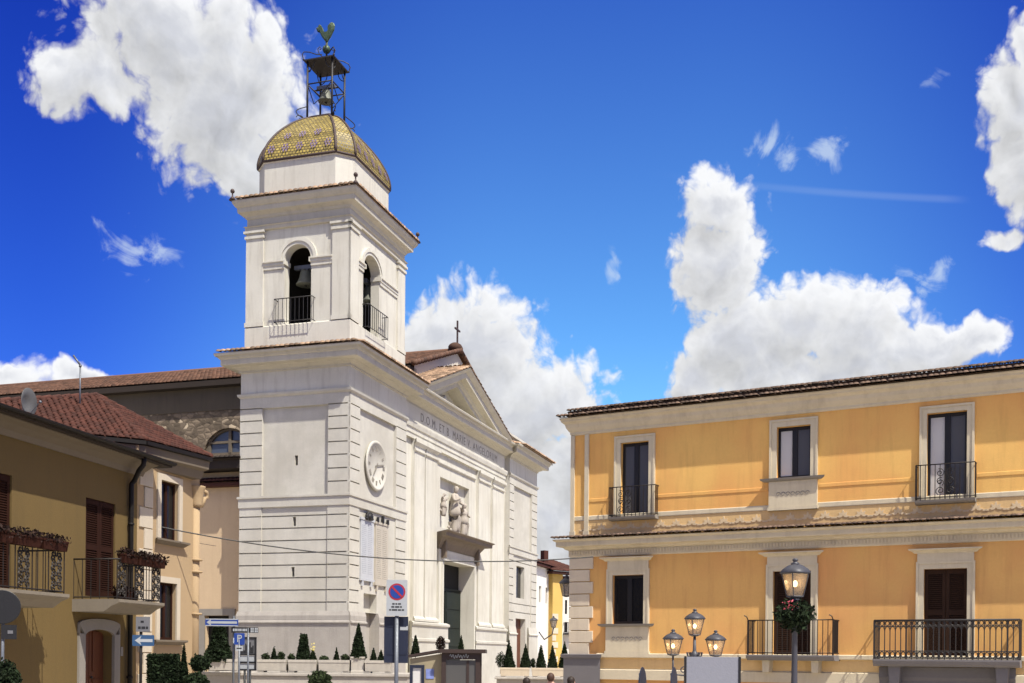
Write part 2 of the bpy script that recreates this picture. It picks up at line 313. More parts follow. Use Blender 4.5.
def rubble_mat():
    m = bpy.data.materials.new('rubble_stone'); m.use_nodes = True; nt = m.node_tree; L = nt.links.new; b = nt.nodes['Principled BSDF']; b.inputs['Roughness'].default_value = .9
    tc = nn(nt, 'ShaderNodeTexCoord'); mp = nn(nt, 'ShaderNodeMapping'); mp.inputs['Scale'].default_value = (3.6, 3.6, 5.2); L(tc.outputs['Object'], mp.inputs[0])
    wn = nn(nt, 'ShaderNodeTexNoise'); wn.inputs['Scale'].default_value = 2; L(mp.outputs[0], wn.inputs['Vector'])
    ad = nn(nt, 'ShaderNodeMix', data_type='VECTOR'); ad.inputs[0].default_value = .25; L(mp.outputs[0], ad.inputs[4]); L(wn.outputs['Color'], ad.inputs[5])
    v = nn(nt, 'ShaderNodeTexVoronoi'); v.inputs['Scale'].default_value = 1; L(ad.outputs[1], v.inputs['Vector'])
    v2 = nn(nt, 'ShaderNodeTexVoronoi', feature='DISTANCE_TO_EDGE'); v2.inputs['Scale'].default_value = 1; L(ad.outputs[1], v2.inputs['Vector'])
    s = nn(nt, 'ShaderNodeSeparateColor'); L(v.outputs['Color'], s.inputs[0])
    r = nn(nt, 'ShaderNodeValToRGB'); L(s.outputs[0], r.inputs[0]); e = r.color_ramp.elements
    e[0].color = (.075, .056, .036, 1); e[1].color = (.55, .45, .31, 1); q = e.new(.55); q.color = (.165, .127, .086, 1); q = e.new(.85); q.color = (.24, .185, .125, 1)
    mx = nn(nt, 'ShaderNodeMix', data_type='RGBA'); mr = nn(nt, 'ShaderNodeMapRange'); L(v2.outputs[0], mr.inputs['Value']); mr.inputs['From Max'].default_value = .12; mr.inputs['To Min'].default_value = 1; mr.inputs['To Max'].default_value = 0
    L(mr.outputs[0], mx.inputs[0]); L(r.outputs[0], mx.inputs[6]); mx.inputs[7].default_value = (.10, .076, .05, 1); L(mx.outputs[2], b.inputs['Base Color'])
    bp = nn(nt, 'ShaderNodeBump'); bp.inputs['Strength'].default_value = .8; bp.inputs['Distance'].default_value = .06; L(v2.outputs[0], bp.inputs['Height']); L(bp.outputs[0], b.inputs['Normal'])
    return m


M['rubble'] = rubble_mat()
M['frieze_relief'] = mat('frieze_relief', (.62, .48, .29), var=.15, vscale=3, stain=.4)


def paving_mat():
    m = bpy.data.materials.new('stone_paving'); m.use_nodes = True; nt = m.node_tree; L = nt.links.new; b = nt.nodes['Principled BSDF']; b.inputs['Roughness'].default_value = .8
    tc = nn(nt, 'ShaderNodeTexCoord'); br = nn(nt, 'ShaderNodeTexBrick'); br.inputs['Scale'].default_value = 1; br.inputs['Brick Width'].default_value = .6; br.inputs['Row Height'].default_value = .3; br.inputs['Mortar Size'].default_value = .012
    br.inputs['Color1'].default_value = (.40, .355, .29, 1); br.inputs['Color2'].default_value = (.46, .41, .335, 1); br.inputs['Mortar'].default_value = (.10, .09, .08, 1); L(tc.outputs['Object'], br.inputs['Vector'])
    n = nn(nt, 'ShaderNodeTexNoise'); n.inputs['Scale'].default_value = .5; n.inputs['Detail'].default_value = 8; L(tc.outputs['Object'], n.inputs['Vector'])
    mx = nn(nt, 'ShaderNodeMix', data_type='RGBA', blend_type='MULTIPLY'); mx.inputs[0].default_value = 1; L(br.outputs['Color'], mx.inputs[6]); L(mth(nt, 'MULTIPLY_ADD', n.outputs['Fac'], .6, .7), mx.inputs[7]); L(mx.outputs[2], b.inputs['Base Color'])
    return m


M['paving'] = paving_mat()
M['asphalt'] = mat('asphalt', (.05, .05, .052), var=.2, vscale=.8, fine=.2, fscale=60, bump=.3)

# ------------------------------------------------------------------ mesh helpers


class MB:
    def __init__(s): s.v = []; s.f = []; s.mi = []; s.sm = []; s.m = 0; s.smooth = False; s.T = None; s.uv = {}

    def p(s, q):
        q = Vector(q)
        if s.T is not None: q = s.T @ q
        s.v.append(q); return len(s.v) - 1

    def fi(s, idx): s.f.append(tuple(idx)); s.mi.append(s.m); s.sm.append(s.smooth); return len(s.f) - 1
    def face(s, pts): return s.fi([s.p(q) for q in pts])

    def box(s, x0, x1, y0, y1, z0, z1):
        i = [s.p(q) for q in ((x0, y0, z0), (x1, y0, z0), (x1, y1, z0), (x0, y1, z0), (x0, y0, z1), (x1, y0, z1), (x1, y1, z1), (x0, y1, z1))]
        for q in ((3, 2, 1, 0), (4, 5, 6, 7), (0, 1, 5, 4), (1, 2, 6, 5), (2, 3, 7, 6), (3, 0, 4, 7)): s.fi([i[k] for k in q])

    def loft(s, loops, cap0=True, cap1=True, close=True):
        ids = [[s.p(q) for q in l] for l in loops]; n = len(loops[0])
        for a, b in zip(ids, ids[1:]):
            for k in range(n if close else n - 1): s.fi((a[k], a[(k + 1) % n], b[(k + 1) % n], b[k]))
        if cap0: s.fi(ids[0][::-1])
        if cap1: s.fi(ids[-1])

    def tube(s, pts, r, n=6, caps=True):
        pts = [Vector(q) for q in pts]; loops = []; up = None
        for i, q in enumerate(pts):
            d = (pts[min(i + 1, len(pts) - 1)] - pts[max(i - 1, 0)]).normalized()
            if up is None: up = Vector((0, 0, 1)) if abs(d.z) < .9 else Vector((1, 0, 0))
            a = d.cross(up).normalized(); b = a.cross(d).normalized(); up = b
            rr = r[i] if isinstance(r, (list, tuple)) else r
            loops.append([q + (a * math.cos(t) + b * math.sin(t)) * rr for t in [k * math.tau / n for k in range(n)]])
        sm = s.smooth; s.smooth = n > 5; s.loft(loops, caps, caps); s.smooth = sm

    def lathe(s, prof, c=(0, 0, 0), n=16, caps=True):
        c = Vector(c); sm = s.smooth; s.smooth = True
        s.loft([[c + Vector((r * math.cos(t), r * math.sin(t), z)) for t in [k * math.tau / n for k in range(n)]] for r, z in prof], caps, caps); s.smooth = sm

    def ball(s, c, r, n=10, sc=(1, 1, 1)):
        c = Vector(c); k = 7; sm = s.smooth; s.smooth = True
        s.loft([[c + Vector((max(r * math.sin(math.pi * j / k), r * .02) * math.cos(t) * sc[0], max(r * math.sin(math.pi * j / k), r * .02) * math.sin(t) * sc[1], -r * math.cos(math.pi * j / k) * sc[2])) for t in [i * math.tau / n for i in range(n)]] for j in range(k + 1)]); s.smooth = sm

    def prism(s, poly, a, b):        # poly: (u, z) outline, pushed from y=a to y=b
        s.loft([[(u, a, z) for u, z in poly], [(u, b, z) for u, z in poly]])

    def build(s, name, mats, parent=None, bevel=0):
        me = bpy.data.meshes.new(name); me.from_pydata([tuple(q) for q in s.v], [], s.f); me.update()
        mats = mats if isinstance(mats, (list, tuple)) else [mats]
        for m in mats: me.materials.append(M[m] if isinstance(m, str) else m)
        me.polygons.foreach_set('material_index', s.mi); me.polygons.foreach_set('use_smooth', s.sm)
        if s.uv:
            ul = me.uv_layers.new(name='UVMap')
            for pi, uvs in s.uv.items():
                for li, q in zip(me.polygons[pi].loop_indices, uvs): ul.data[li].uv = q
        bm = bmesh.new(); bm.from_mesh(me); bmesh.ops.recalc_face_normals(bm, faces=bm.faces); bm.to_mesh(me); bm.free()
        o = bpy.data.objects.new(name, me); COL.objects.link(o)
        if parent is not None: o.parent = parent
        if bevel:
            b = o.modifiers.new('bevel', 'BEVEL'); b.width = bevel; b.segments = 2; b.limit_method = 'ANGLE'; b.angle_limit = R(50)
        return o


def thing(name, label, cat, loc=(0, 0, 0), rz=0, group=None):
    o = bpy.data.objects.new(name, None); COL.objects.link(o); o.location = loc; o.rotation_euler = (0, 0, rz); o.empty_display_size = .3
    return tag(o, label, cat, group)


def tag(o, label, cat, group=None):
    o['label'] = label; o['category'] = cat
    if group: o['group'] = group
    return o


def struct(o, kind='structure'): o['kind'] = kind; return o


def copy_tree(o, parent=None):
    c = o.copy(); COL.objects.link(c)
    if parent is not None: c.parent = parent
    for ch in list(o.children): copy_tree(ch, c)
    return c


class Frame:                        # a facade: local x to the right along it, local y into the building
    def __init__(s, X, Y, deg): s.X, s.Y, s.r = X, Y, R(deg)

    def uz(s, px, py, off=0):
        x, z = ray(px, py); c, n = math.cos(s.r), math.sin(s.r)
        Y = (-s.X * n + s.Y * c - off) / (c - n * x); X = x * Y
        return (X - s.X) * c + (Y - s.Y) * n, CZ + z * Y

    def u(s, px, py=560, off=0): return s.uz(px, py, off)[0]
    def loc(s): return (s.X, s.Y, 0)


def frame_at(px, py, Y, deg, px_o):
    q = at(px, py, Y); f = Frame(q.x, q.y, deg); u = f.u(px_o, py); return Frame(q.x + u * math.cos(f.r), q.y + u * math.sin(f.r), deg)


def H(u0, u1, z0, z1, d=.2, back=True, spring=None): return dict(u0=u0, u1=u1, z0=z0, z1=z1, d=d, back=back, spring=spring)


def wall(mb, u0, u1, z0, z1, holes=(), y=0, sides=None):
    """front sheet of a wall with openings and their reveals; an opening may end in an arch"""
    def top(h, u):
        if h['spring'] is None: return h['z1']
        c = (h['u0'] + h['u1']) / 2; r = (h['u1'] - h['u0']) / 2; t = max(0, 1 - ((u - c) / r) ** 2)
        return h['spring'] + (h['z1'] - h['spring']) * math.sqrt(t)
    br = {u0, u1}
    for h in holes:
        br |= {h['u0'], h['u1']}
        if h['spring'] is not None:
            c = (h['u0'] + h['u1']) / 2; r = (h['u1'] - h['u0']) / 2
            br |= {c - r * math.cos(k * math.pi / 16) for k in range(1, 16)}
    br = sorted(b for b in br if u0 - 1e-6 <= b <= u1 + 1e-6)
    for a, b in zip(br, br[1:]):
        if b - a < 1e-6: continue
        m = (a + b) / 2; zc = (z0, z0)
        for h in sorted((h for h in holes if h['u0'] <= m <= h['u1']), key=lambda h: h['z0']):
            if h['z0'] - zc[0] > 1e-6 or h['z0'] - zc[1] > 1e-6: mb.face([(a, y, zc[0]), (b, y, zc[1]), (b, y, h['z0']), (a, y, h['z0'])])
            zc = (top(h, a), top(h, b))
        if z1 - min(zc) > 1e-6: mb.face([(a, y, zc[0]), (b, y, zc[1]), (b, y, z1), (a, y, z1)])
    for h in holes:
        a, b, d = h['u0'], h['u1'], h['d']; zt = h['spring'] if h['spring'] is not None else h['z1']
        y2 = y + d
        mb.face([(a, y, h['z0']), (a, y2, h['z0']), (a, y2, zt), (a, y, zt)]); mb.face([(b, y, h['z0']), (b, y2, h['z0']), (b, y2, zt), (b, y, zt)])
        mb.face([(a, y, h['z0']), (b, y, h['z0']), (b, y2, h['z0']), (a, y2, h['z0'])])
        us = [a, b]
        if h['spring'] is not None:
            c = (a + b) / 2; r = (b - a) / 2; us = [c - r * math.cos(k * math.pi / 16) for k in range(17)]
        for p, q in zip(us, us[1:]): mb.face([(p, y, top(h, p)), (q, y, top(h, q)), (q, y2, top(h, q)), (p, y2, top(h, p))])
        if h['back']: mb.face([(a, y2, h['z0']), (b, y2, h['z0'])] + [(u, y2, top(h, u)) for u in reversed(us)])
    if sides is not None:
        for u in (u0, u1): mb.face([(u, y, z0), (u, sides, z0), (u, sides, z1), (u, y, z1)])
        for z in (z0, z1): mb.face([(u0, y, z), (u1, y, z), (u1, sides, z), (u0, sides, z)])


def ring(x0, x1, y0, y1, prof, mb, cap0=True, cap1=True):   # moulding all round a rectangular plan; prof = (out, z)
    mb.loft([[(x0 - o, y0 - o, z), (x1 + o, y0 - o, z), (x1 + o, y1 + o, z), (x0 - o, y1 + o, z)] for o, z in prof], cap0, cap1)


def molding(mb, u0, u1, prof, y=0, ends=True):              # straight moulding on a facade; prof = (out, z); returns at the ends
    loops = []
    pr = [(0, prof[0][1])] + list(prof) + [(0, prof[-1][1])]
    e = 1 if ends else 0
    mb.loft([[(u0 - e * max(o, 0), y - o, z) for o, z in pr], [(u1 + e * max(o, 0), y - o, z) for o, z in pr]])


def frame_ring(mb, u0, u1, z0, z1, w, y0, y1, bottom=False):
    mb.box(u0 - w, u0, y0, y1, z0 - (w if bottom else 0), z1 + w); mb.box(u1, u1 + w, y0, y1, z0 - (w if bottom else 0), z1 + w); mb.box(u0, u1, y0, y1, z1, z1 + w)
    if bottom: mb.box(u0, u1, y0, y1, z0 - w, z0)


TX = Matrix(((0, -1, 0, 0), (1, 0, 0, 0), (0, 0, 1, 0), (0, 0, 0, 1)))    # facade coordinates -> the face on the right of the same block


def inside(poly, u, v):
    c = False; j = len(poly) - 1
    for i in range(len(poly)):
        (xi, yi), (xj, yj) = poly[i], poly[j]
        if (yi > v) != (yj > v) and u < (xj - xi) * (v - yi) / (yj - yi) + xi: c = not c
        j = i
    return c


def tiled_roof(mb, O, U, V, poly, w=.22, l=.42, base=True, rnd=.02):
    """barrel tiles over the polygon (u, v) of the plane O + u U + v V, V pointing up the slope"""
    O, U, V = Vector(O), Vector(U).normalized(), Vector(V).normalized(); N = U.cross(V).normalized()
    if N.z < 0: N = -N
    if base: mb.face([O + U * u + V * v for u, v in poly])
    us = [q[0] for q in poly]; vs_ = [q[1] for q in poly]
    i0, i1 = int(min(us) / w) - 1, int(max(us) / w) + 1; j0, j1 = int(min(vs_) / l) - 1, int(max(vs_) / l) + 1
    sm = mb.smooth; mb.smooth = True
    for i in range(i0, i1 + 1):
        for j in range(j0, j1 + 1):
            uc, vc = (i + .5) * w, (j + .5) * l
            if not inside(poly, uc, vc): continue
            uc += random.uniform(-rnd, rnd); a = []
            for v, h, rr in ((vc - l * .55, .055, .56), (vc + l * .55, .01, .46)):
                a.append([O + U * (uc - math.cos(t) * w * rr) + V * v + N * (h + math.sin(t) * w * .34) for t in [k * math.pi / 5 for k in range(6)]])
            p0 = [mb.p(q) for q in a[0]]; p1 = [mb.p(q) for q in a[1]]
            for k in range(5): mb.fi((p0[k], p0[k + 1], p1[k + 1], p1[k]))
            mb.fi(p0)
    mb.smooth = sm


def leaves(mb, pts, size, flat=.0):
    for q in pts:
        a = Vector((random.gauss(0, 1), random.gauss(0, 1), random.gauss(0, 1))).normalized(); b = a.cross(Vector((random.gauss(0, 1), random.gauss(0, 1), random.gauss(0, 1)))).normalized()
        s = size * random.uniform(.6, 1.3); q = Vector(q)
        mb.face([q - a * s, q + b * s * .5, q + a * s, q - b * s * .5])


def cone_pts(n, r, h, z0, top=0., wob=.12):
    out = []
    ph = random.uniform(0, 6)
    for _ in range(n):
        t = 1 - math.sqrt(random.random() * (1 - top * top) + top * top) if top else 1 - math.sqrt(random.random())
        a = random.uniform(0, math.tau); rr = r * (1 - t) * (random.random() ** .25) * (1 + wob * math.sin(5 * a + 7 * t + ph) + random.gauss(0, .05)) + random.uniform(0, .02)
        out.append((rr * math.cos(a), rr * math.sin(a), z0 + t * h * (1 if not top else 1) + random.gauss(0, .01)))
    return out


def ball_pts(n, rx, rz, zc, ry=None):
    out = []; ry = ry or rx; ph = random.uniform(0, 6)
    for _ in range(n):
        d = Vector((random.gauss(0, 1), random.gauss(0, 1), random.gauss(0, 1))).normalized(); k = random.random() ** .3 * (1 + .16 * math.sin(4 * d.x + 5 * d.z * 2 + ph) * math.cos(3 * d.y + ph) + random.gauss(0, .05))
        out.append((d.x * rx * k, d.y * ry * k, zc + d.z * rz * k))
    return out


def text_mesh(txt, size, name, material, parent=None, loc=(0, 0, 0), rot=(R(90), 0, 0), ext=.004, spacing=1.0, align='CENTER'):
    cu = bpy.data.curves.new(name, 'FONT'); cu.body = txt; cu.size = size; cu.extrude = ext; cu.align_x = align; cu.align_y = 'CENTER'; cu.space_character = spacing
    t = bpy.data.objects.new(name, cu); COL.objects.link(t); dg = bpy.context.evaluated_depsgraph_get(); dg.update()
    me = bpy.data.meshes.new_from_object(t.evaluated_get(dg)); bpy.data.objects.remove(t); bpy.data.curves.remove(cu)
    me.materials.clear(); me.materials.append(M[material])
    o = bpy.data.objects.new(name, me); COL.objects.link(o); o.location = loc; o.rotation_euler = rot
    if parent is not None: o.parent = parent
    return o

# ------------------------------------------------------------------ ground
g = MB(); g.face([(-3000, -3000, 0), (3000, -3000, 0), (3000, 3000, 0), (-3000, 3000, 0)]); struct(g.build('ground', 'asphalt'))
g = MB(); g.box(-60, 45, -14, 130, -.2, .004); struct(g.build('paved_square', 'paving'))
g = MB(); g.box(-1.2, 14, 29.0, 33.5, .0, .13); o = g.build('pavement', 'paving', bevel=.02); o.rotation_euler = (0, 0, 0); struct(o)
o.location = (0, 0, 0)

# ------------------------------------------------------------------ church
A = 17.4
q = at(348.5, 500, 47.5)
TL = Frame(q.x, q.y, -A); TR = Frame(q.x, q.y, 90 - A)
WL, WR = -TL.u(241, 500), TR.u(404.5, 500)
zc = lambda py: TL.uz(348, py)[1]
zb = lambda py: TL.uz(346, py, -.25)[1]
church = thing('church', 'white neoclassical church with pediment, inscription and tall bell tower capped by a yellow tiled dome', 'church', TL.loc(), TL.r)

# --- tower shaft: rusticated corner strips, smooth middle panels
zP, zB0, zB1, zM0, zM1, zT0, zT1, zF, zC = zc(622), zc(615), zc(611), zc(505), zc(493), zc(392), zc(388), zc(366), TL.uz(355, 341.5, .9)[1]
mb = MB()


def courses(z0, z1, n): return [z0 + (z1 - z0) * k / n for k in range(1, n)]


lowc = [zc(y_) for y_ in (602, 589.5, 577, 564, 551.5, 539, 526.5, 514)]; midc = [zc(y_) for y_ in (480.7, 467.5, 454, 441, 428, 415.5, 403)]


def grooves(u0, u1, zs): return [H(u0 + .001, u1 - .001, z - .028, z + .028, .10) for z in zs]


def vjoints(u0, u1, z0, z1): return []


def shaft_face(mb, W, l, r, slots, right=False, holes_mid=(), top_panel=None):
    # l, r: inner edges of the corner strips, measured from the left end 0..W (u)
    o = .05
    for (a, b) in ((-o if right else -o, l), (r, W + o)):
        wall(mb, a, b, zB1, zM0, grooves(a, b, lowc), y=-o, sides=0)
        wall(mb, a, b, zM1, zT0, grooves(a, b, midc), y=-o, sides=0)
    wall(mb, l, r, zB1, zM0, (grooves(l, r, lowc) if not right else []) + [h for h in holes_mid if h['z1'] < zM0], y=0)
    wall(mb, l, r, zM1, zT0, [h for h in holes_mid if h['z0'] > zM1], y=.09)
    wall(mb, l, r, midc[-1], zT0, y=-.045, sides=.09)
    for u in (l, r): mb.face([(u, 0, zM1), (u, .09, zM1), (u, .09, zT0), (u, 0, zT0)])


# left face; u measured from the outer end
mb.T = Matrix.Translation((-WL, 0, 0))
lu = lambda px, py=500: TL.u(px, py) + WL
sl_ = []
for (px, y0, y1) in ((295, 455, 465), (294.5, 516, 526), (293.5, 567, 577)):
    u = lu(px); z0, z1 = TL.uz(px, y1)[1], TL.uz(px, y0)[1]; sl_.append(H(u - .075, u + .075, z0, z1, .6))
sl_low = [h for h in sl_ if h['z1'] < zM0]
lowc_l = list(lowc)
lowc = [z for z in lowc]
for h in sl_low:
    zs = [zB1] + lowc + [zM0]; zm_ = (h['z0'] + h['z1']) / 2; zz = max(z for z in zs if z < zm_); zt = min(z for z in zs if z > zm_)
    h['z0'] = max(h['z0'], zz + .05); h['z1'] = min(h['z1'], zt - .05)
shaft_face(mb, WL, lu(262), lu(328), None, holes_mid=sl_)
# right face
mb.T = TX
ru = lambda px, py=500: TR.u(px, py)
nz1 = TR.uz(370, 594)[1]
shaft_face(mb, WR, ru(358.5), ru(395), None, right=True, holes_mid=[H(ru(364.5), ru(377.5), zB1 + .02, nz1, .35)])
# unseen sides
mb.T = None
mb.face([(-WL, 0, 0), (-WL, WR, 0), (-WL, WR, zT0), (-WL, 0, zT0)]); mb.face([(-WL, WR, 0), (0, WR, 0), (0, WR, zT0), (-WL, WR, zT0)])
mb.build('tower_shaft', 'white_stone', church)
# plinth and string courses
ppf = [(.14, -.5), (.14, zP - .05), (.20, zP - .04), (.20, zP + .02), (.14, zP + .06), (.14, zB0 - .02), (.08, zB1)]
mb = MB(); molding(mb, -WL, 0, ppf); mb.T = TX; n0, n1_ = ru(364.5), ru(377.5)
molding(mb, 0, n0, ppf, ends=False); molding(mb, n1_, WR, ppf, ends=False); mb.face([(n0, .35, 0), (n1_, .35, 0), (n1_, .35, zB1 + .03), (n0, .35, zB1 + .03)])
for u in (n0, n1_): mb.face([(u, 0, 0), (u, .35, 0), (u, .35, zB1 + .03), (u, 0, zB1 + .03)])
mb.T = None
pl = mb.build('plinth', 'plinth_stone', church)
mb = MB(); ring(-WL, 0, 0, WR, [(.06, zM0), (.09, zM0 + .02), (.09, zM1 - .12), (.14, zM1 - .10), (.14, zM1 - .01), (.06, zM1)], mb)
mb.build('string_course', 'white_stone', church); mb = MB(); ring(-WL, 0, 0, WR, [(.05, zT0), (.08, zT0 + .02), (.14, zT0 + .08), (.16, zT1), (.05, zT1 + .03)], mb); mb.build('string_course', 'white_stone', church)
# recessed slot over the panels (a deep shadow line)
mb = MB(); ring(-WL, 0, 0, WR, [(.03, zT1 + .03), (.03, zF)], mb, False, False)
mb.build('frieze', 'white_plaster', church)
hC = zC - zF
corn = [(.03, zF), (.10, zF + .02), (.10, zF + .10), (.16, zF + .14), (.30, zF + .2), (.34, zF + .24), (.66, zF + .25), (.68, zF + .28), (.68, zF + .50), (.74, zF + .54), (.80, zF + .70), (.87, zC - .12), (.90, zC - .04), (.90, zC)]
mb = MB(); ring(-WL, 0, 0, WR, corn, mb); mb.build('tower_cornice', 'cornice_stone', church)


def coping(mb, x0, x1, y0, y1, o, z, rise, inner, sides='lr', w=.24):
    """a skirt of tiles on top of a cornice, sloping up to the wall behind"""
    for s in sides:
        if s == 'l': tiled_roof(mb, (x0 - o, y0 - o, z), (1, 0, 0), (0, o + inner, rise), [(0, 0), (x1 - x0 + 2 * o, 0), (x1 - x0 + o - inner, math.hypot(o + inner, rise)), (o + inner, math.hypot(o + inner, rise))], w, .4)
        if s == 'r': tiled_roof(mb, (x1 + o, y0 - o, z), (0, 1, 0), (-(o + inner), 0, rise), [(0, 0), (y1 - y0 + 2 * o, 0), (y1 - y0 + o - inner, math.hypot(o + inner, rise)), (o + inner, math.hypot(o + inner, rise))], w, .4)


mb = MB(); coping(mb, -WL, 0, 0, WR, .95, zC + .015, .28, .1); mb.build('cornice_tiles', 'old_tile', church)

# --- belfry
bi = .12
x0, x1, y0, y1 = -WL + bi + .08, -bi, bi, WR - bi
zb0, zb1, zb2, zb3, zb4 = zC, zc(318), zc(219.5), zc(207), TL.uz(348.5, 184.5, .5)[1]
mb = MB(); ring(x0, x1, y0, y1, [(.10, zb0 - .1), (.10, zb1 - .05), (.04, zb1)], mb, False, True); mb.build('belfry_base', 'white_plaster', church)
mb = MB()
BW, BD = x1 - x0, y1 - y0
bl = lambda px, py: TL.uz(px, py, -bi)[0] - x0
br_ = lambda px, py: TR.uz(px, py, -bi)[0] - y0
T1 = Matrix.Translation((x0, y0, 0)); T2 = Matrix.Translation((x1, y0, 0)) @ TX
zsp, ztp = TL.uz(298, 259, -bi)[1], TL.uz(298, 244.5, -bi)[1]
pw = .78
th = .42


def arch_face(mb, T, W, a, b):
    mb.T = T; hole = H(a, b, zb1 + .02, ztp, th, False, spring=zsp)
    wall(mb, 0, W, zb1, zb2, [hole])
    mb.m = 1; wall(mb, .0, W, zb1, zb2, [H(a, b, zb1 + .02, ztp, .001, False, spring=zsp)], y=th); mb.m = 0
    # corner pilasters with caps and bases
    for (p, q) in ((-.08, pw), (W - pw, W + .08)):
        mb.box(p, q, -.08, 0, zb1, zb2); mb.box(p - .04, q + .04, -.12, 0, zb1, zb1 + .2); mb.box(p - .05, q + .05, -.13, 0, zb2 - .34, zb2 - .22); mb.box(p - .09, q + .09, -.17, 0, zb2 - .1, zb2)
    # archivolt and imposts
    c, r = (a + b) / 2, (b - a) / 2; rz = ztp - zsp; n = 20
    for (w0, w1, o) in ((.0, .14, .06), (.14, .30, .10)):
        lo = []
        for k in range(n + 1):
            t = math.pi * k / n
            p = lambda ww: (c - (r + ww) * math.cos(t), zsp + (rz + ww) * math.sin(t))
            (ua, za), (ub, zb_) = p(w0), p(w1)
            lo.append([(ua, 0, za), (ua, -o, za), (ub, -o, zb_), (ub, 0, zb_)])
        mb.loft(lo)
    for (p, q) in ((pw, a), (b, W - pw)): molding(mb, p, q, [(.05, zsp - .36), (.05, zsp - .22), (.08, zsp - .2), (.08, zsp - .08), (.13, zsp - .06), (.13, zsp)], ends=False)
    for u in (a, b):   # the impost turns into the opening
        s = 1 if u == a else -1; mb.box(min(u, u + s * .06), max(u, u + s * .06), -.13, th, zsp - .2, zsp - .003)
    mb.T = None


la, lb = bl(284.5, 290), bl(311, 290)
ra, rb = br_(363, 300), br_(379, 300)
arch_face(mb, T1, BW, la, lb); arch_face(mb, T2, BD, ra, rb)
mb.T = Matrix.Translation((x1, y1, 0)) @ Matrix.Rotation(math.pi, 4, 'Z'); wall(mb, 0, BW, zb1, zb2); mb.m = 1; wall(mb, 0, BW, zb1, zb2, y=th); mb.m = 0
mb.T = Matrix.Translation((x0, y1, 0)) @ Matrix.Rotation(-math.pi / 2, 4, 'Z'); wall(mb, 0, BD, zb1, zb2); mb.m = 1; wall(mb, 0, BD, zb1, zb2, y=th); mb.m = 0; mb.T = None
mb.build('belfry_walls', ['white_plaster', 'belfry_inside'], church)
mb = MB(); ring(x0 + .3, x1 - .3, y0 + .3, y1 - .3, [(0, zb2 - .06), (0, zb2 - .01)], mb); mb.build('belfry_ceiling', 'dark_wood', church)
mb = MB(); ring(x0, x1, y0, y1, [(.06, zb2), (.12, zb2 + .02), (.12, zb2 + .16), (.18, zb2 + .2), (.05, zb2 + .24), (.05, zb3), (.10, zb3 + .03), (.14, zb3 + .12), (.26, zb3 + .2), (.36, zb3 + .24), (.38, zb3 + .44), (.44, zb3 + .48), (.53, zb4 - .12), (.55, zb4 - .04), (.55, zb4)], mb); mb.build('belfry_cornice', 'cornice_stone', church)
mb = MB(); coping(mb, x0, x1, y0, y1, .59, zb4 + .012, .22, .1); mb.build('belfry_tiles', 'old_tile', church)
for (cx, cy) in ((x0 - .52, y0 - .52), (x1 + .52, y0 - .52), (x1 + .52, y1 + .52)):
    mb = MB(); mb.lathe([(.16, zb4 + .02), (.07, zb4 + .16), (.03, zb4 + .2), (.03, zb4 + .34), (.08, zb4 + .36), (.10, zb4 + .43), (.07, zb4 + .5), (.02, zb4 + .53)], (cx, cy, 0), 10); mb.build('corner_finial', 'dome_rib', church)

# railings in the arches


def bar_railing(mb, u0, u1, z0, z1, y, n, depth, r=.014):
    mb.tube([(u0, 0, z1), (u0, y, z1), (u1, y, z1), (u1, 0, z1)], r * 1.5, 6); mb.tube([(u0, 0, z0 + .06), (u0, y, z0 + .06), (u1, y, z0 + .06), (u1, 0, z0 + .06)], r * 1.2, 6)
    for k in range(n + 1):
        u = u0 + (u1 - u0) * k / n; mb.tube([(u, y, z0), (u, y, z1)], r, 5)
    for u in (u0, u1):
        for k in range(1, depth + 1): mb.tube([(u, y * k / (depth + 1), z0 + .04), (u, y * k / (depth + 1), z1)], r, 5)


zr0, zr1 = TL.uz(296, 321.5, .2)[1], TL.uz(296, 297, .2)[1]
mb = MB(); mb.T = T1; bar_railing(mb, bl(277.5, 310), bl(315, 310), zr0, zr1, -.3, 9, 1); mb.build('belfry_railing', 'iron', church)
mb = MB(); mb.T = T2; bar_railing(mb, ra - .05, rb + .35, zr0, zr1, -.3, 10, 1); mb.build('belfry_railing', 'iron', church)

# --- drum and dome with cut corners
dx0, dx1 = TL.u(256, 185, -.6), TL.u(350.6, 190, -.6)
cxy = ((x0 + x1) / 2 - .04, (y0 + y1) / 2 - .36)
hw = (TL.u(351.5, 185, -.55) - TL.u(256, 185, -.55)) / 2; hd = hw * BD / BW - .36
zd0, zd1, zd2 = zb4 - .1, TL.uz(300, 161.5, -.65)[1], TL.uz(320, 113, -2.4)[1] - .30
zq = lambda py: TL.uz(326, py + 3, -2.7)[1]


def octo(hx, hy, c, z): return [(cxy[0] + sx, cxy[1] + sy, z) for sx, sy in ((-hx + c, -hy), (hx - c, -hy), (hx, -hy + c), (hx, hy - c), (hx - c, hy), (-hx + c, hy), (-hx, hy - c), (-hx, -hy + c))]


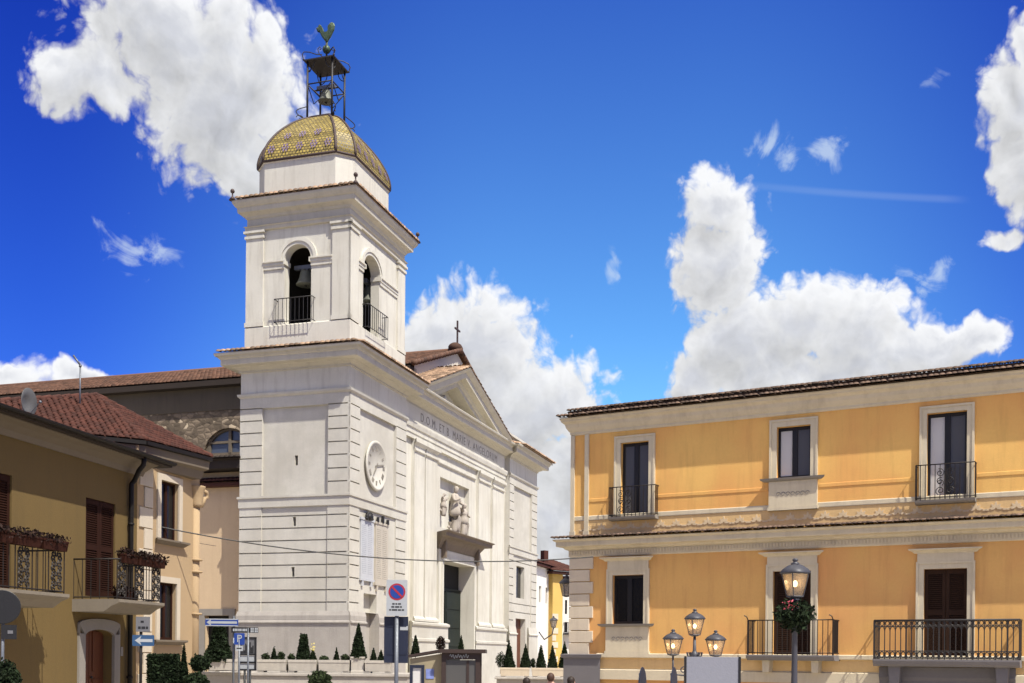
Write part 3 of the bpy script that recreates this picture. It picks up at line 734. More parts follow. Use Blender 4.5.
ch = .62
mb = MB(); mb.loft([octo(hw, hd, ch, zd0), octo(hw, hd, ch, zd1 - .1), octo(hw + .04, hd + .04, ch, zd1 - .06), octo(hw + .04, hd + .04, ch, zd1)]); mb.build('dome_drum', 'white_plaster', church)
prof = []
topk = .235
TAB = [(0, 1.0), (.08, 1.0), (.16, .985), (.24, .96), (.32, .925), (.40, .88), (.48, .828), (.56, .768), (.64, .70), (.72, .622), (.80, .538), (.87, .45), (.93, .36), (.97, .29), (1, .235)]
for h_, s in TAB: prof.append((s * 1.025, zd1 + (zd2 - zd1) * h_))
loops = [octo(hw * s, hd * s, ch * s, z) for s, z in prof]
mb = MB(); arc = [0]
for k in range(1, 15): arc.append(arc[-1] + math.hypot((prof[k][0] - prof[k - 1][0]) * hw, prof[k][1] - prof[k - 1][1]))
for k in range(14):
    for e in range(8):
        pts = [Vector(loops[k][e]), Vector(loops[k][(e + 1) % 8]), Vector(loops[k + 1][(e + 1) % 8]), Vector(loops[k + 1][e])]
        f = mb.face(pts); w0 = (pts[1] - pts[0]).length / 2; w1 = (pts[2] - pts[3]).length / 2
        mb.uv[f] = [(-w0, arc[k]), (w0, arc[k]), (w1, arc[k + 1]), (-w1, arc[k + 1])]
mb.m = 1


def dome_pt(e, f, k):     # point on side e at fraction f across and height step k (float)
    i = min(int(k), 13); t = k - i
    a = Vector(loops[i][e]).lerp(Vector(loops[i + 1][e]), t); b = Vector(loops[i][(e + 1) % 8]).lerp(Vector(loops[i + 1][(e + 1) % 8]), t)
    p = a.lerp(b, f); up = (Vector(loops[i + 1][e]) - Vector(loops[i][e])).lerp(Vector(loops[i + 1][(e + 1) % 8]) - Vector(loops[i][(e + 1) % 8]), .5).normalized(); h = (b - a).normalized(); n = h.cross(up).normalized()
    return p, h, up, n


for e in (0, 2):
    for (k, fr) in ((2.2, (.1, .3, .5, .7, .9)), (5.2, (.26, .5, .74))):
        for f in fr:
            p, h, up, n = dome_pt(e, f, k)
            for (du, dv) in ((0, 0), (-.13, .0), (.13, 0), (-.07, .14), (.07, .14), (-.07, -.14), (.07, -.14)):
                c = p + h * du + up * dv + n * .035
                mb.face([c - h * .055 + up * .06, c + up * -.075, c + h * .055 + up * .06, c + up * .08])
mb.build('dome', ['dome', 'purple'], church)
mb = MB()
for e in range(8): mb.tube([l[e] for l in loops], .06, 8)
mb.tube(loops[0] + [loops[0][0]], .06, 6)
mb.loft([octo(hw * topk * 1.15, hd * topk * 1.15, ch * topk, zd2 - .12), octo(hw * topk * 1.15, hd * topk * 1.15, ch * topk, zd2 + .04)])
mb.build('dome_ribs', 'dome_rib', church)

# --- open iron cage for the small bell, with ball and weathercock
cage = MB(); hx = (TL.u(332, 100, -2.0) - TL.u(307.4, 100, -2.0)) / 2; hy = hx * 1.02
zp0, zp1 = zd2 + .02, zq(64)
C0 = Vector((cxy[0], cxy[1], 0))
for sx in (-1, 1):
    for sy in (-1, 1):
        cage.tube([C0 + Vector((sx * hx, sy * hy, zp0 - .3)), C0 + Vector((sx * hx, sy * hy, zp1))], .05, 8)
        for (ax, ay) in ((-sx, 0), (0, -sy)):     # small brackets under the roof plate
            pts = [C0 + Vector((sx * hx + ax * .34 * math.sin(t) * 1, sy * hy + ay * .34 * math.sin(t), zp1 - .42 + .42 * (1 - math.cos(t)))) for t in [k * math.pi / 12 for k in range(7)]]; cage.tube(pts, .022, 5)
        sc = [C0 + Vector((sx * (hx + .02 + .42 * math.sin(t) * (1 - t / 9)), sy * (hy + .02 + .42 * math.sin(t) * (1 - t / 9)), zp0 - .15 + .20 * t)) for t in [k * .35 for k in range(10)]]; cage.tube(sc, .024, 5)
        sp_ = [C0 + Vector((sx * (hx + .22 + (.15 - .012 * k) * math.cos(k * .6)), sy * (hy + .22 + (.15 - .012 * k) * math.cos(k * .6)), zp0 - .12 + (.15 - .012 * k) * math.sin(k * .6))) for k in range(11)]; cage.tube(sp_, .02, 5)
zm = zq(86)
rr = [C0 + Vector((sx * hx, sy * hy, zm)) for sx, sy in ((-1, -1), (1, -1), (1, 1), (-1, 1))]
for a_, b_ in zip(rr, rr[1:] + rr[:1]):
    cage.tube([a_, b_], .03, 6)
    cage.tube([a_ + Vector((0, 0, -.02)), (a_ + b_) / 2 + Vector((0, 0, -.6)), b_ + Vector((0, 0, -.02))], .022, 5)
cage.tube([rr[0].lerp(rr[3], .5), rr[1].lerp(rr[2], .5)], .04, 6)
oh = .14
cage.loft([[C0 + Vector((sx * (hx + o_), sy * (hy + o_), z)) for sx, sy in ((-1, -1), (1, -1), (1, 1), (-1, 1))] for o_, z in ((oh, zp1), (oh, zp1 + .06), (-.75 * hx, zp1 + .34))])
for sx in (-1, 1):
    for sy in (-1, 1):
        pts = [C0 + Vector((sx * (hx + oh) * f_, sy * (hy + oh) * f_, zp1 + h_)) for f_, h_ in ((1, .05), (1.06, .28), (.98, .42), (.75, .48), (.45, .46), (.2, .52))]; cage.tube(pts, .024, 5)
        cage.ball(C0 + Vector((sx * (hx + oh), sy * (hy + oh), zp1 + .06)), .05, 8)
zbl = zq(46.5)
cage.tube([C0 + Vector((0, 0, zp1 + .2)), C0 + Vector((0, 0, zbl + .6))], .035, 6)
for k in range(4):
    a_ = k * math.pi / 2 + .4; cage.tube([C0 + Vector((math.cos(a_) * r_, math.sin(a_) * r_, zbl + z_)) for r_, z_ in ((.1, -.42), (.34, -.2), (.40, .0), (.30, .12), (.24, .02), (.31, -.03))], .022, 5)
cage.build('bell_cage', 'iron', church)
mb = MB(); mb.ball(C0 + Vector((0, 0, zbl)), .19, 14); mb.build('weathervane_ball', 'bronze', church)
# weathercock: a flat-sided but solid bird
ck = MB(); k_ = (TL.u(334, 30, -2) - TL.u(315, 30, -2)) / 120.0
bird = [(100, 58), (112, 52), (116, 42), (124, 38), (132, 46), (136, 60), (146, 84), (160, 92), (176, 92), (188, 82), (186, 62), (188, 46), (200, 38), (214, 46), (221, 62), (218, 84), (206, 104), (196, 122), (182, 138), (176, 150), (164, 150), (154, 136), (140, 118), (128, 96), (120, 78), (112, 70), (108, 78), (104, 68)]
zck = zq(38.5)
loops_ = []
ctr = Vector((160, 95))
for (yy, s) in ((-.09, .72), (-.05, .93), (0, 1), (.05, .93), (.09, .72)):
    loops_.append([C0 + Vector(((ctr.x + (a - ctr.x) * s - 168) * k_, yy, zck - (ctr.y + (b - ctr.y) * s - 145) * k_)) for a, b in bird])
ck.loft(loops_)
for (a, b) in ((166, 148), (173, 148)): ck.tube([C0 + Vector(((a - 168) * k_, 0, zck)), C0 + Vector(((a - 168) * k_, 0, zck - .25))], .03, 5)
ck.build('weathercock', 'bronze', church)

# --- clock on the right face
cu_, cz_ = TR.uz(376, 466); cr_ = (TR.uz(376, 441)[1] - TR.uz(376, 491)[1]) / 2
mb = MB(); mb.T = TX @ Matrix.Translation((cu_, 0, cz_)) @ Matrix.Rotation(R(90), 4, 'X')
n = 40
mb.smooth = True
mb.loft([[(r_ * math.cos(t), r_ * math.sin(t), o_) for t in [k * math.tau / n for k in range(n)]] for r_, o_ in ((cr_, 0), (cr_, .05), (cr_ * .96, .08), (cr_ * .89, .075), (cr_ * .87, .05), (cr_ * .82, .05), (cr_ * .80, .022), (cr_ * .02, .022))])
mb.smooth = False
ckf = mb.build('clock', 'white_stone', church)
mb = MB(); mb.T = TX @ Matrix.Translation((cu_, 0, cz_)) @ Matrix.Rotation(R(90), 4, 'X')
RN = ['XII', 'I', 'II', 'III', 'IIII', 'V', 'VI', 'VII', 'VIII', 'IX', 'X', 'XI']
for k in range(12):
    n_ = len(RN[k]); a_ = math.pi / 2 - k * math.tau / 12; w_ = cr_ * .05
    c_ = Vector((math.cos(a_), math.sin(a_), 0)); s_ = Vector((-c_.y, c_.x, 0))
    for i, chx in enumerate(RN[k]):
        oo = -s_ * (i - (n_ - 1) / 2) * cr_ * .062
        prs = {'I': [(0, 0)], 'V': [(-.03, .0), (.03, 0)], 'X': [(-.025, .025), (.025, -.025)]}[chx]
        for (a0, a1) in prs:
            p0 = c_ * cr_ * .60 + oo + s_ * a0 * cr_; p1 = c_ * cr_ * .78 + oo + s_ * a1 * cr_
            for z_ in (.022,): mb.loft([[p0 - s_ * w_ * .4 + Vector((0, 0, z_)), p0 + s_ * w_ * .4 + Vector((0, 0, z_)), p0 + s_ * w_ * .4 + Vector((0, 0, z_ + .015)), p0 - s_ * w_ * .4 + Vector((0, 0, z_ + .015))], [p1 - s_ * w_ * .4 + Vector((0, 0, z_)), p1 + s_ * w_ * .4 + Vector((0, 0, z_)), p1 + s_ * w_ * .4 + Vector((0, 0, z_ + .015)), p1 - s_ * w_ * .4 + Vector((0, 0, z_ + .015))]])
mb.build('numerals', 'mark', ckf)
for (ang_, ln_, w_) in ((R(12), .72, .05), (R(232), .52, .07)):
    mb = MB(); mb.T = TX @ Matrix.Translation((cu_, 0, cz_)) @ Matrix.Rotation(R(90), 4, 'X') @ Matrix.Rotation(ang_, 4, 'Z')
    mb.loft([[(x_, y_, .045), (x_, -y_, .045), (x_, -y_, .06), (x_, y_, .06)] for x_, y_ in ((-.15 * cr_, w_ * .5), (.1 * cr_, w_ * .8), (ln_ * cr_ * .8, w_ * .6), (ln_ * cr_, .006))]); mb.build('clock_hand', 'mark', ckf)

# --- two inscribed plaques


def plaque(px0, px1, py0, py1, m_, label, marks):
    u0, z1 = TR.uz(px0, py0); u1 = TR.u(px1, py0); z0 = TR.uz(px0, py1)[1]
    mb = MB(); mb.T = TX; mb.box(u0, u1, -.07, .0, z0, z1); mb.box(u0 - .06, u1 + .06, -.10, 0, z1, z1 + .1); mb.box(u0 - .06, u1 + .06, -.10, 0, z0 - .1, z0)
    for u in (u0 + .2, u1 - .2): mb.box(u - .07, u + .07, -.09, 0, z0 - .34, z0 - .1)
    o_ = mb.build('plaque', m_, church); o_['label'] = label
    mb = MB(); mb.T = TX; nrow = 26
    for r_ in range(nrow):
        z = z1 - .25 - (z1 - z0 - .4) * r_ / nrow
        for c_ in range(2):
            a = u0 + .12 + c_ * (u1 - u0 - .1) / 2; e_ = a + (u1 - u0) / 2 - .25; x = a
            while x < e_ - .05:
                w_ = random.uniform(.05, .16); mb.box(x, min(x + w_, e_), -.073, -.069, z - .013, z + .013); x += w_ + .05
    mb.build('inscription', marks, o_); return o_, (u0 + u1) / 2, z1


p1, um, zt = plaque(359.8, 372.5, 519, 578, 'marble', 'blue white marble memorial plaque with bronze emblem', 'mark_blue')
mb = MB(); mb.T = TX
for k in range(9):
    a_ = k / 8 * math.pi; mb.tube([(um, -.1, zt + .05), (um + .32 * math.cos(a_), -.16, zt + .1 + .3 * math.sin(a_))], [.05, .08], 6)
mb.ball((um, -.14, zt + .18), .15, 8); mb.build('emblem', 'iron', p1)
p2, um, zt = plaque(374.5, 387, 523.5, 583, 'marble_old', 'cream stone memorial plaque', 'mark')
mb = MB(); mb.T = TX
for k in (-.55, 0, .55): mb.box(um + k - .05, um + k + .05, -.16, -.05, zt + .08, zt + .3 + (.12 if k == 0 else 0))
mb.build('bronze_studs', 'iron', p2)

# --- church front (frame of the right face: u along it, recessed from the tower)
fr = -.30                                        # the middle bay stands back from the tower face
FU = lambda px, py: TR.uz(px, py, fr)
U0, U1 = WR, FU(505, 450)[0]                     # middle bay
U2 = TR.uz(536.5, 480, 0)[0]
pu0, pu1 = TR.u(443.8, 600, -.05), TR.u(470.3, 600, -.3); pz1 = FU(444, 561)[1]
su0, su1 = FU(440, 500)[0], FU(469, 500)[0]; sz0, sz1 = FU(440, 527)[1], FU(440, 476.5)[1]
mb = MB(); mb.T = TX
wall(mb, U0, U1, 0, zC, [H(pu0, pu1, 0.9, pz1, .75), H(su0, su1, sz0, sz1, .28)], y=.3)
mb.build('front_wall', 'white_plaster', church)
# entablature over the middle bay, same levels as the tower's
pf = [(.02, zF), (.10, zF + .02), (.10, zF + .10), (.16, zF + .14), (.30, zF + .2), (.34, zF + .24), (.66, zF + .25), (.68, zF + .28), (.68, zF + .50), (.74, zF + .54), (.80, zF + .70), (.87, zC - .12), (.90, zC - .04), (.90, zC)]
mb = MB(); mb.T = TX
pe0, pe1 = U0 + .55, U1 - .6
molding(mb, U0, U1, [(o_, z_) for o_, z_ in pf], y=.3, ends=False)
mb.build('front_cornice', 'cornice_stone', church)
zA = zT0 - .55
mb = MB(); mb.T = TX
molding(mb, pe0, pe1, [(.16, zA), (.16, zA + .22), (.20, zA + .24), (.20, zA + .46), (.26, zA + .5), (.30, zT1 - .03), (.30, zT1 + .05), (.12, zT1 + .10), (.12, zF - .002)], y=.3)
mb.build('entablature', 'white_plaster', church)
txo = text_mesh('D.O.M. ET B. MARIE V. ANGELORUM', .62, 'inscription', 'mark', church, spacing=1.25)
ta, tb = FU(418.5, 425)[0], FU(495, 465)[0]
txo.matrix_local = TX @ Matrix.Translation(((ta + tb) / 2, .3 - .125, (zT1 + zF) / 2 + .04)) @ Matrix.Rotation(R(90), 4, 'X') @ Matrix.Diagonal(((tb - ta) / max(v.co.x * 2 for v in txo.data.vertices), 1, 1, 1))
# pilasters
zcap = zA - .62
for (a, b) in ((410.5, 420.5), (422, 433.5), (475.5, 487), (489.5, 500.5)):
    ua, ub = FU(a, 560)[0], FU(b, 560)[0]; zpb = FU((a + b) / 2, 617)[1]; zpb = zP + .3
    mb = MB(); mb.T = TX
    mb.box(ua, ub, .12, .3, zpb, zA); molding(mb, ua, ub, [(.02, zcap), (.08, zcap + .05), (.08, zcap + .12), (.02, zcap + .14), (.02, zcap + .30), (.12, zcap + .42), (.16, zcap + .46), (.16, zA)], y=.12)
    molding(mb, ua, ub, [(.12, zpb), (.12, zpb + .12), (.06, zpb + .18), (.02, zpb + .25)], y=.12)
    mb.build('pilaster', 'white_plaster', church)
for (a, b) in ((409, 441.5), (473, 501)):
    mb = MB(); mb.T = TX; ua, ub = FU(a, 617)[0], FU(b, 617)[0]
    molding(mb, ua, ub, [(.30, 0), (.30, zP - .75), (.36, zP - .7), (.36, zP - .58), (.28, zP - .55), (.28, zP + .05), (.36, zP + .12), (.36, zP + .22), (.22, zP + .3)], y=.3)
    mb.build('pilaster_pedestal', 'white_stone', church)
# architrave shadow band between the pilaster pairs
mb = MB(); mb.T = TX; molding(mb, FU(433.5, 560)[0] + .25, FU(475.5, 560)[0] - .25, [(.05, zcap), (.10, zcap + .06), (.10, zcap + .12), (.04, zcap + .14)], y=.3, ends=False)
mb.build('wall_band', 'white_plaster', church)
# portal
por = MB(); por.T = TX; frame_ring(por, pu0, pu1, 0.9, pz1, .55, .12, .3); frame_ring(por, pu0 + .0, pu1 - .0, 0.9, pz1, .2, .05, .12)
hz0, hz1 = FU(438, 551)[1], FU(438, 532)[1]
molding(por, pu0 - .35, pu1 + .35, [(.12, hz0 - .12), (.12, hz0 + .2), (.2, hz0 + .3)], y=.3)
portal = por.build('portal', 'white_plaster', church)
mb = MB(); mb.T = TX; molding(mb, pu0 - .45, pu1 + .45, [(.2, hz0 + .15), (.24, hz0 + .25), (.34, hz0 + .45), (.52, hz1 - .32), (.86, hz1 - .28), (.88, hz1 - .1), (1.0, hz1 - .03), (1.0, hz1)], y=.3)
for u in (pu0 - .3, pu1 + .1): mb.prism([(u, hz0 + .55), (u + .26, hz0 + .55), (u + .22, hz0 - .35), (u + .05, hz0 - .35)], -.15, .3)
mb.build('door_hood', 'hood', portal)
mb = MB(); mb.T = TX; zt_ = FU(450, 588.5)[1]
mb.box(pu0, pu1, .90, .97, zt_ - .08, zt_ + .08); mb.box(pu0, pu0 + .5, .80, .95, .9, zt_); 
um = (pu0 + pu1) / 2
for (a, b, yy) in ((um + .03, pu1, .90),):
    mb.box(a, b, yy, yy + .08, .9, zt_)
    for k in range(4): mb.box(a + .15, b - .15, yy - .03, yy, 1.1 + k * (zt_ - 1.1) / 4, .95 + (k + 1) * (zt_ - 1.1) / 4)
mb.build('door_leaf', 'green_door', portal)
mb = MB(); mb.T = TX; mb.box(pu0, pu1, 1.03, 1.04, .9, pz1); mb.build('doorway', 'dark', portal)

# relief of figures over the door


def figure(name, cu, zf, h, arms, wide=1.0, lbl=None, wings=False):
    me = bpy.data.meshes.new(name); s = h / 1.7
    J = {'pelvis': (0, 0, .86), 'chest': (0.02, -.02, 1.18), 'neck': (.01, -.03, 1.40), 'head': (.02, -.07, 1.52), 'crown': (.02, -.06, 1.64), 'hem': (0, 0, .42), 'base': (0, .0, .03), 'sl': (-.17, -.02, 1.32), 'sr': (.18, -.02, 1.32),
         'el': arms[0], 'hl': arms[1], 'er': arms[2], 'hr': arms[3], 'kl': (-.13, -.08, .45), 'fl': (-.15, -.05, .05), 'kr': (.12, -.12, .48), 'fr': (.14, -.03, .05)}
    rad = {'pelvis': .17, 'chest': .16, 'neck': .065, 'head': .10, 'crown': .075, 'hem': .19, 'base': .24, 'sl': .075, 'sr': .075, 'el': .055, 'hl': .045, 'er': .055, 'hr': .045, 'kl': .10, 'fl': .10, 'kr': .10, 'fr': .10}
    E_ = [('pelvis', 'chest'), ('chest', 'neck'), ('neck', 'head'), ('head', 'crown'), ('pelvis', 'hem'), ('hem', 'base'), ('chest', 'sl'), ('chest', 'sr'), ('sl', 'el'), ('el', 'hl'), ('sr', 'er'), ('er', 'hr'), ('pelvis', 'kl'), ('kl', 'fl'), ('pelvis', 'kr'), ('kr', 'fr')]
    ks = list(J); me.from_pydata([(J[k][0] * s * wide, J[k][1] * s, J[k][2] * s) for k in ks], [(ks.index(a), ks.index(b)) for a, b in E_], [])
    o = bpy.data.objects.new(name, me); COL.objects.link(o)
    m = o.modifiers.new('skin', 'SKIN'); m.use_smooth_shade = True
    sv_ = me.skin_vertices[0].data
    for i, k in enumerate(ks): sv_[i].radius = (rad[k] * s * wide, rad[k] * s); sv_[i].use_root = (k == 'pelvis')
    d = o.modifiers.new('sub', 'SUBSURF'); d.levels = d.render_levels = 2
    me.materials.append(M['statue'])
    o.parent = church; o.matrix_local = TX @ Matrix.Translation((cu, .34, zf)); o['label'] = lbl
    return o


fz = lambda px, py: FU(px, py)[1]
cu1 = FU(455, 510)[0]
figure('relief_figure', cu1, fz(455, 535), fz(455, 483) - fz(455, 534), ((-.30, -.12, 1.1), (-.12, -.26, 1.2), (.30, -.12, 1.1), (.12, -.26, 1.02)), 1.0, 'tall robed stone figure in the middle of the relief')
figure('relief_figure', FU(443.8, 505)[0], fz(443.5, 517), fz(443.5, 491.5) - fz(443.5, 516.5), ((-.34, -.10, 1.3), (-.2, -.2, 1.6), (.34, -.10, 1.2), (.5, -.2, 1.4)), 1.15, 'small stone angel left of the tall robed figure')
figure('relief_figure', FU(464, 515)[0], fz(464, 538), fz(464, 501) - fz(464, 537), ((-.34, -.10, 1.3), (-.45, -.2, 1.55), (.34, -.10, 1.1), (.2, -.25, 1.0)), 1.15, 'kneeling stone angel right of the tall robed figure')
mb = MB(); mb.T = TX
for (px, py, s) in ((443, 510, .5), (446, 497, .4), (462, 508, .6), (467, 520, .6), (465, 531, .7), (451, 528, .55), (459, 531, .5), (456, 497, .45)):
    u, z = FU(px, py)
    for k in range(5): mb.ball((u + random.uniform(-.3, .3) * s, .36 + random.uniform(-.1, .08), z + random.uniform(-.35, .35) * s), random.uniform(.09, .18) * s, 8, (1.2, .8, 1))
mb.build('relief_clouds', 'statue', church)

# pediment
gu0, gu1 = FU(424, 385)[0], FU(512.5, 441)[0]; gum = (gu0 + gu1) / 2
gu0, gum, gu1 = TR.u(424, 385, .7), TR.u(470, 367.5, .7), TR.u(512.5, 441, .7)
gz = TR.uz(470, 367.5, .7)[1]
mb = MB(); mb.T = TX
mb.prism([(gu0, zC), (gu1, zC), (gum, gz - .1)], .79, 1.3)
mb.build('tympanum', 'cornice_stone', church)
mb = MB(); mb.T = TX
for s, ue in ((1, gu0), (-1, gu1)):
    dirv = Vector((gum - ue, gz - zC)); L_ = dirv.length
    nrm = Vector((-dirv.y, dirv.x)).normalized(); nrm = nrm if nrm.y > 0 else -nrm
    prs = [(.26, -.95), (.26, -.72), (.34, -.68), (.40, -.55), (.74, -.52), (.76, -.24), (.86, -.18), (1.0, -.05), (1.02, 0), (0, 0), (-.5, 0), (-.5, -.95)]
    lo = []
    for t, uu in ((0, ue), (1, gum)):
        base = Vector((uu, zC if t == 0 else gz))
        lo.append([(base.x if t == 1 else base.x, .3 - o_, (zC + .02 if t == 0 else gz) + (d_ / abs(dirv.normalized().x) if t == 1 else max(d_, -.0) * 1)) for o_, d_ in prs])
    # keep the lower end on the cornice: slide each profile point along the slope until it meets it
    lo[0] = []
    for o_, d_ in prs:
        zoff = d_ / abs(dirv.normalized().x); t_ = max(0, -zoff / (gz - zC)); lo[0].append((ue + (gum - ue) * t_, .3 - o_, zC + .004))
    mb.loft(lo)
mb.build('pediment_cornice', 'cornice_stone', church)
mb = MB()
for s, ue in ((1, gu0), (-1, gu1)):
    p0 = TX @ Vector((ue, -.75, zC + .03)); pT = TX @ Vector((gum, -.75, gz + .03)); V_ = pT - p0
    tiled_roof(mb, p0, (-1, 0, 0), V_, [(0, 0), (2.4, 0), (2.4, V_.length), (0, V_.length)], .25, .42)
mb.build('pediment_tiles', 'old_tile', church)
mb = MB(); mb.T = TX; u_, z_ = FU(462.5, 404); mb.ball((gum - .4, .72, zC + .6), .36, 10, (1, .5, 1)); mb.tube([(gum - 1.1, .72, zC + .1), (gum - .4, .65, zC + .9), (gum + .3, .72, zC + .1)], .12, 6)
mb.build('tympanum_emblem', 'white_plaster', church)

# right-hand bay, a twin of the tower base
mb = MB(); mb.T = TX
dW = lambda px, py: TR.uz(px, py)[0]
r0, r1, r2 = U1, dW(513, 540), dW(531, 540)
wu0, wu1 = dW(516.3, 580), dW(521, 580) ; wz0, wz1 = TR.uz(518, 598)[1], TR.uz(518, 566)[1]
du0, du1, dz1 = dW(515.5, 640), dW(524, 640), TR.uz(518, 618.5)[1]
for (a, b) in ((r0, r1), (r2, U2 + .05)):
    wall(mb, a, b, zB1, zM0, grooves(a, b, lowc), y=-.05, sides=0); wall(mb, a, b, zM1, zT0, grooves(a, b, midc), y=-.05, sides=0)
gl_ = [h for h in grooves(r1, r2, lowc) if not (wz0 - .1 < h['z0'] < wz1 + .1) and h['z0'] > dz1 + .05]
wall(mb, r1, r2, zP - 3, zM0, gl_ + [H(wu0, wu1 + .75, wz0, wz1, .3), H(du0, du1 + .3, zP - 3, dz1, .4)], y=0)
wall(mb, r1, r2, zM1, zT0, [], y=.09)
for u in (r1, r2): mb.face([(u, 0, zM1), (u, .09, zM1), (u, .09, zT0), (u, 0, zT0)])
wall(mb, r1, r2, midc[-1], zT0, y=-.045, sides=.09)
mb.face([(r0, 0, 0), (r0, .3, 0), (r0, .3, zC), (r0, 0, zC)])
mb.face([(U2, 0, 0), (U2, 8, 0), (U2, 8, zC), (U2, 0, zC)])
mb.build('right_bay_wall', 'white_stone', church)
mb = MB(); mb.T = TX
molding(mb, r0, U2, [(.06, zM0), (.09, zM0 + .02), (.09, zM1 - .12), (.14, zM1 - .10), (.14, zM1 - .01), (.06, zM1)]); mb.build('string_course', 'white_stone', church)
mb = MB(); mb.T = TX; molding(mb, r0, U2, [(.05, zT0), (.08, zT0 + .02), (.14, zT0 + .08), (.16, zT1), (.05, zT1 + .03)]); mb.build('string_course', 'white_stone', church)
for (a, b) in ((r0, du0 - .3), (du1 + .8, U2)): mb = MB(); mb.T = TX; molding(mb, a, b, [(.14, 0), (.14, zP - .05), (.20, zP - .04), (.20, zP + .02), (.14, zP + .06), (.08, zB1)]); mb.build('plinth', 'white_stone', church)
mb = MB(); mb.T = TX; mb.box(r0 + .02, U2 + .03, -.03, .3, zT1 + .03, zF); mb.build('frieze', 'white_plaster', church)
mb = MB(); mb.T = TX; molding(mb, r0 + .0, U2, pf); mb.build('right_cornice', 'cornice_stone', church)
mb = MB(); tiled_roof(mb, TX @ Vector((r0, -1.05, zC + .015)), (0, 1, 0), (-1.2, 0, .3), [(0, 0), (U2 - r0 + 1.05, 0), (U2 - r0 + 1.05, 1.25), (0, 1.25)], .24, .4); mb.build('cornice_tiles', 'old_tile', church)
mb = MB(); mb.T = TX; mb.box(r0 + .4, U2 - 1.2, .6, 5, zC, zC + 1.0); mb.box(r0 + .4, U2 - 1.0, .4, 5, zC + 1.0, zC + 1.14); mb.build('attic_block', 'white_plaster', church)
mb = MB(); mb.T = TX; mb.box(wu0, wu1 + .75, .26, .29, wz0, wz1); mb.build('slit_window', 'dark_glass', church)
mb = MB(); mb.T = TX; mb.box(du0, du1 + .3, .35, .39, 0, dz1); mb.build('side_door', 'wood_door', church)

# --- nave behind: gable, tiled roof, plastered and rubble side wall with a half-round window
NY, NXE = 10.0, -48
gx = -1.15
nu0, nzT = NY - .55, TR.uz(459, 353, gx)[1]
num = 16.4; nu1 = num + (num - NY)
nze = TL.uz(241, 380, -NY)[1]
sl_n = (nzT - nze) / (num - nu0)
mb = MB()
mb.face([(gx, NY, zC - 4), (gx, nu1, zC - 4), (gx, nu1, nze), (gx, num, nzT - .1), (gx, NY, nze + .1)])
mb.face([(NXE, NY, 0), (NXE, nu1, 0), (NXE, nu1, nze), (NXE, num, nzT - .1), (NXE, NY, nze + .1)]); mb.face([(gx, nu1, 0), (NXE, nu1, 0), (NXE, nu1, nze), (gx, nu1, nze)])
mb.build('nave_gable', 'warm_plaster', church)
mb = MB(); vl = math.hypot(num - nu0, nzT - nze)
tiled_roof(mb, (NXE - .3, nu0, nze), (1, 0, 0), (0, num - nu0, nzT - nze), [(0, 0), (gx + .25 - NXE + .3, 0), (gx + .25 - NXE + .3, vl), (0, vl)], .26, .44)
tiled_roof(mb, (gx + .25, nu1 + .55, nze), (-1, 0, 0), (0, -(num - nu0), nzT - nze), [(0, 0), (6, 0), (6, vl), (0, vl)], .26, .44)
mb.face([(gx - 5.5, nu1 + .55, nze), (NXE, nu1 + .55, nze), (NXE, num, nzT), (gx - 5.5, num, nzT)])
for k in range(int((gx - NXE) / .4)): mb.lathe([(.17, 0), (.15, .4)], (0, 0, 0), 8) if False else None
mb.smooth = True
mb.tube([(gx + .3, num, nzT + .05), (NXE, num, nzT + .05)], .17, 8)
# verge tiles down the gable
for s in (-1, 1):
    for k in range(17):
        t = k / 17; mb.tube([(gx + .2, num + s * (num - nu0) * t, nzT + .1 - (nzT - nze) * t), (gx + .2, num + s * (num - nu0) * (t + 1 / 15), nzT + .05 - (nzT - nze) * (t + 1 / 15))], [.11, .14], 8)
mb.ball((gx - .1, num, nzT + .18), .42, 10, (1, 1.4, .8))
mb.build('nave_roof', 'tile', church)
nzb, nzs = TL.uz(241, 409, -NY)[1], TL.uz(241, 387, -NY)[1]
mb = MB(); mb.box(NXE, gx, nu0 - .02, NY + .3, nze - .34, nze - .04); mb.build('nave_eave', 'dark_wood', church)
mb = MB(); mb.box(NXE, -1, NY - .05, NY + .3, nzb, nze - .34); mb.build('nave_plaster_band', 'plank', church)
lu0, lz0 = TL.uz(204, 455.5, -NY); lzt = TL.uz(225, 428, -NY)[1]; lum = TL.u(228, 440, -NY); lr = lum - lu0
mb = MB(); lh = H(lu0, lum + lr, lz0, lzt, .35, False, spring=lz0 + .02 * (lzt - lz0)); wall(mb, NXE, -1, 0, nzb, [lh], y=NY); mb.build('nave_wall', 'rubble', church)
mb = MB(); mb.T = Matrix.Translation((0, NY + .3, 0)); n = 24; hz_ = lzt - lz0
mb.face([(lum - lr, 0, lz0), (lum + lr, 0, lz0)] + [(lum + lr * math.cos(math.pi * k / n), 0, lz0 + hz_ * math.sin(math.pi * k / n)) for k in range(n + 1)]); lw = mb.build('lunette_window', 'blue_glass', church)
mb = MB(); mb.T = Matrix.Translation((0, NY + .24, 0)); mb.box(lum - lr, lum + lr, -.05, .05, lz0, lz0 + .14); mb.box(lum - .09, lum + .09, -.05, .05, lz0, lz0 + hz_); mb.box(lum - lr * .86, lum + lr * .86, -.04, .05, lz0 + hz_ * .45, lz0 + hz_ * .45 + .13)
for s in (-1, 1): mb.box(lum + s * lr * .86 - .07, lum + s * lr * .86 + .07, -.04, .05, lz0, lz0 + hz_ * .5)
mb.tube([(lum + lr * .97 * math.cos(math.pi * k / n), 0, lz0 + hz_ * .97 * math.sin(math.pi * k / n)) for k in range(n + 1)], .08, 5)
mb.build('lunette_frame', 'eave', lw)
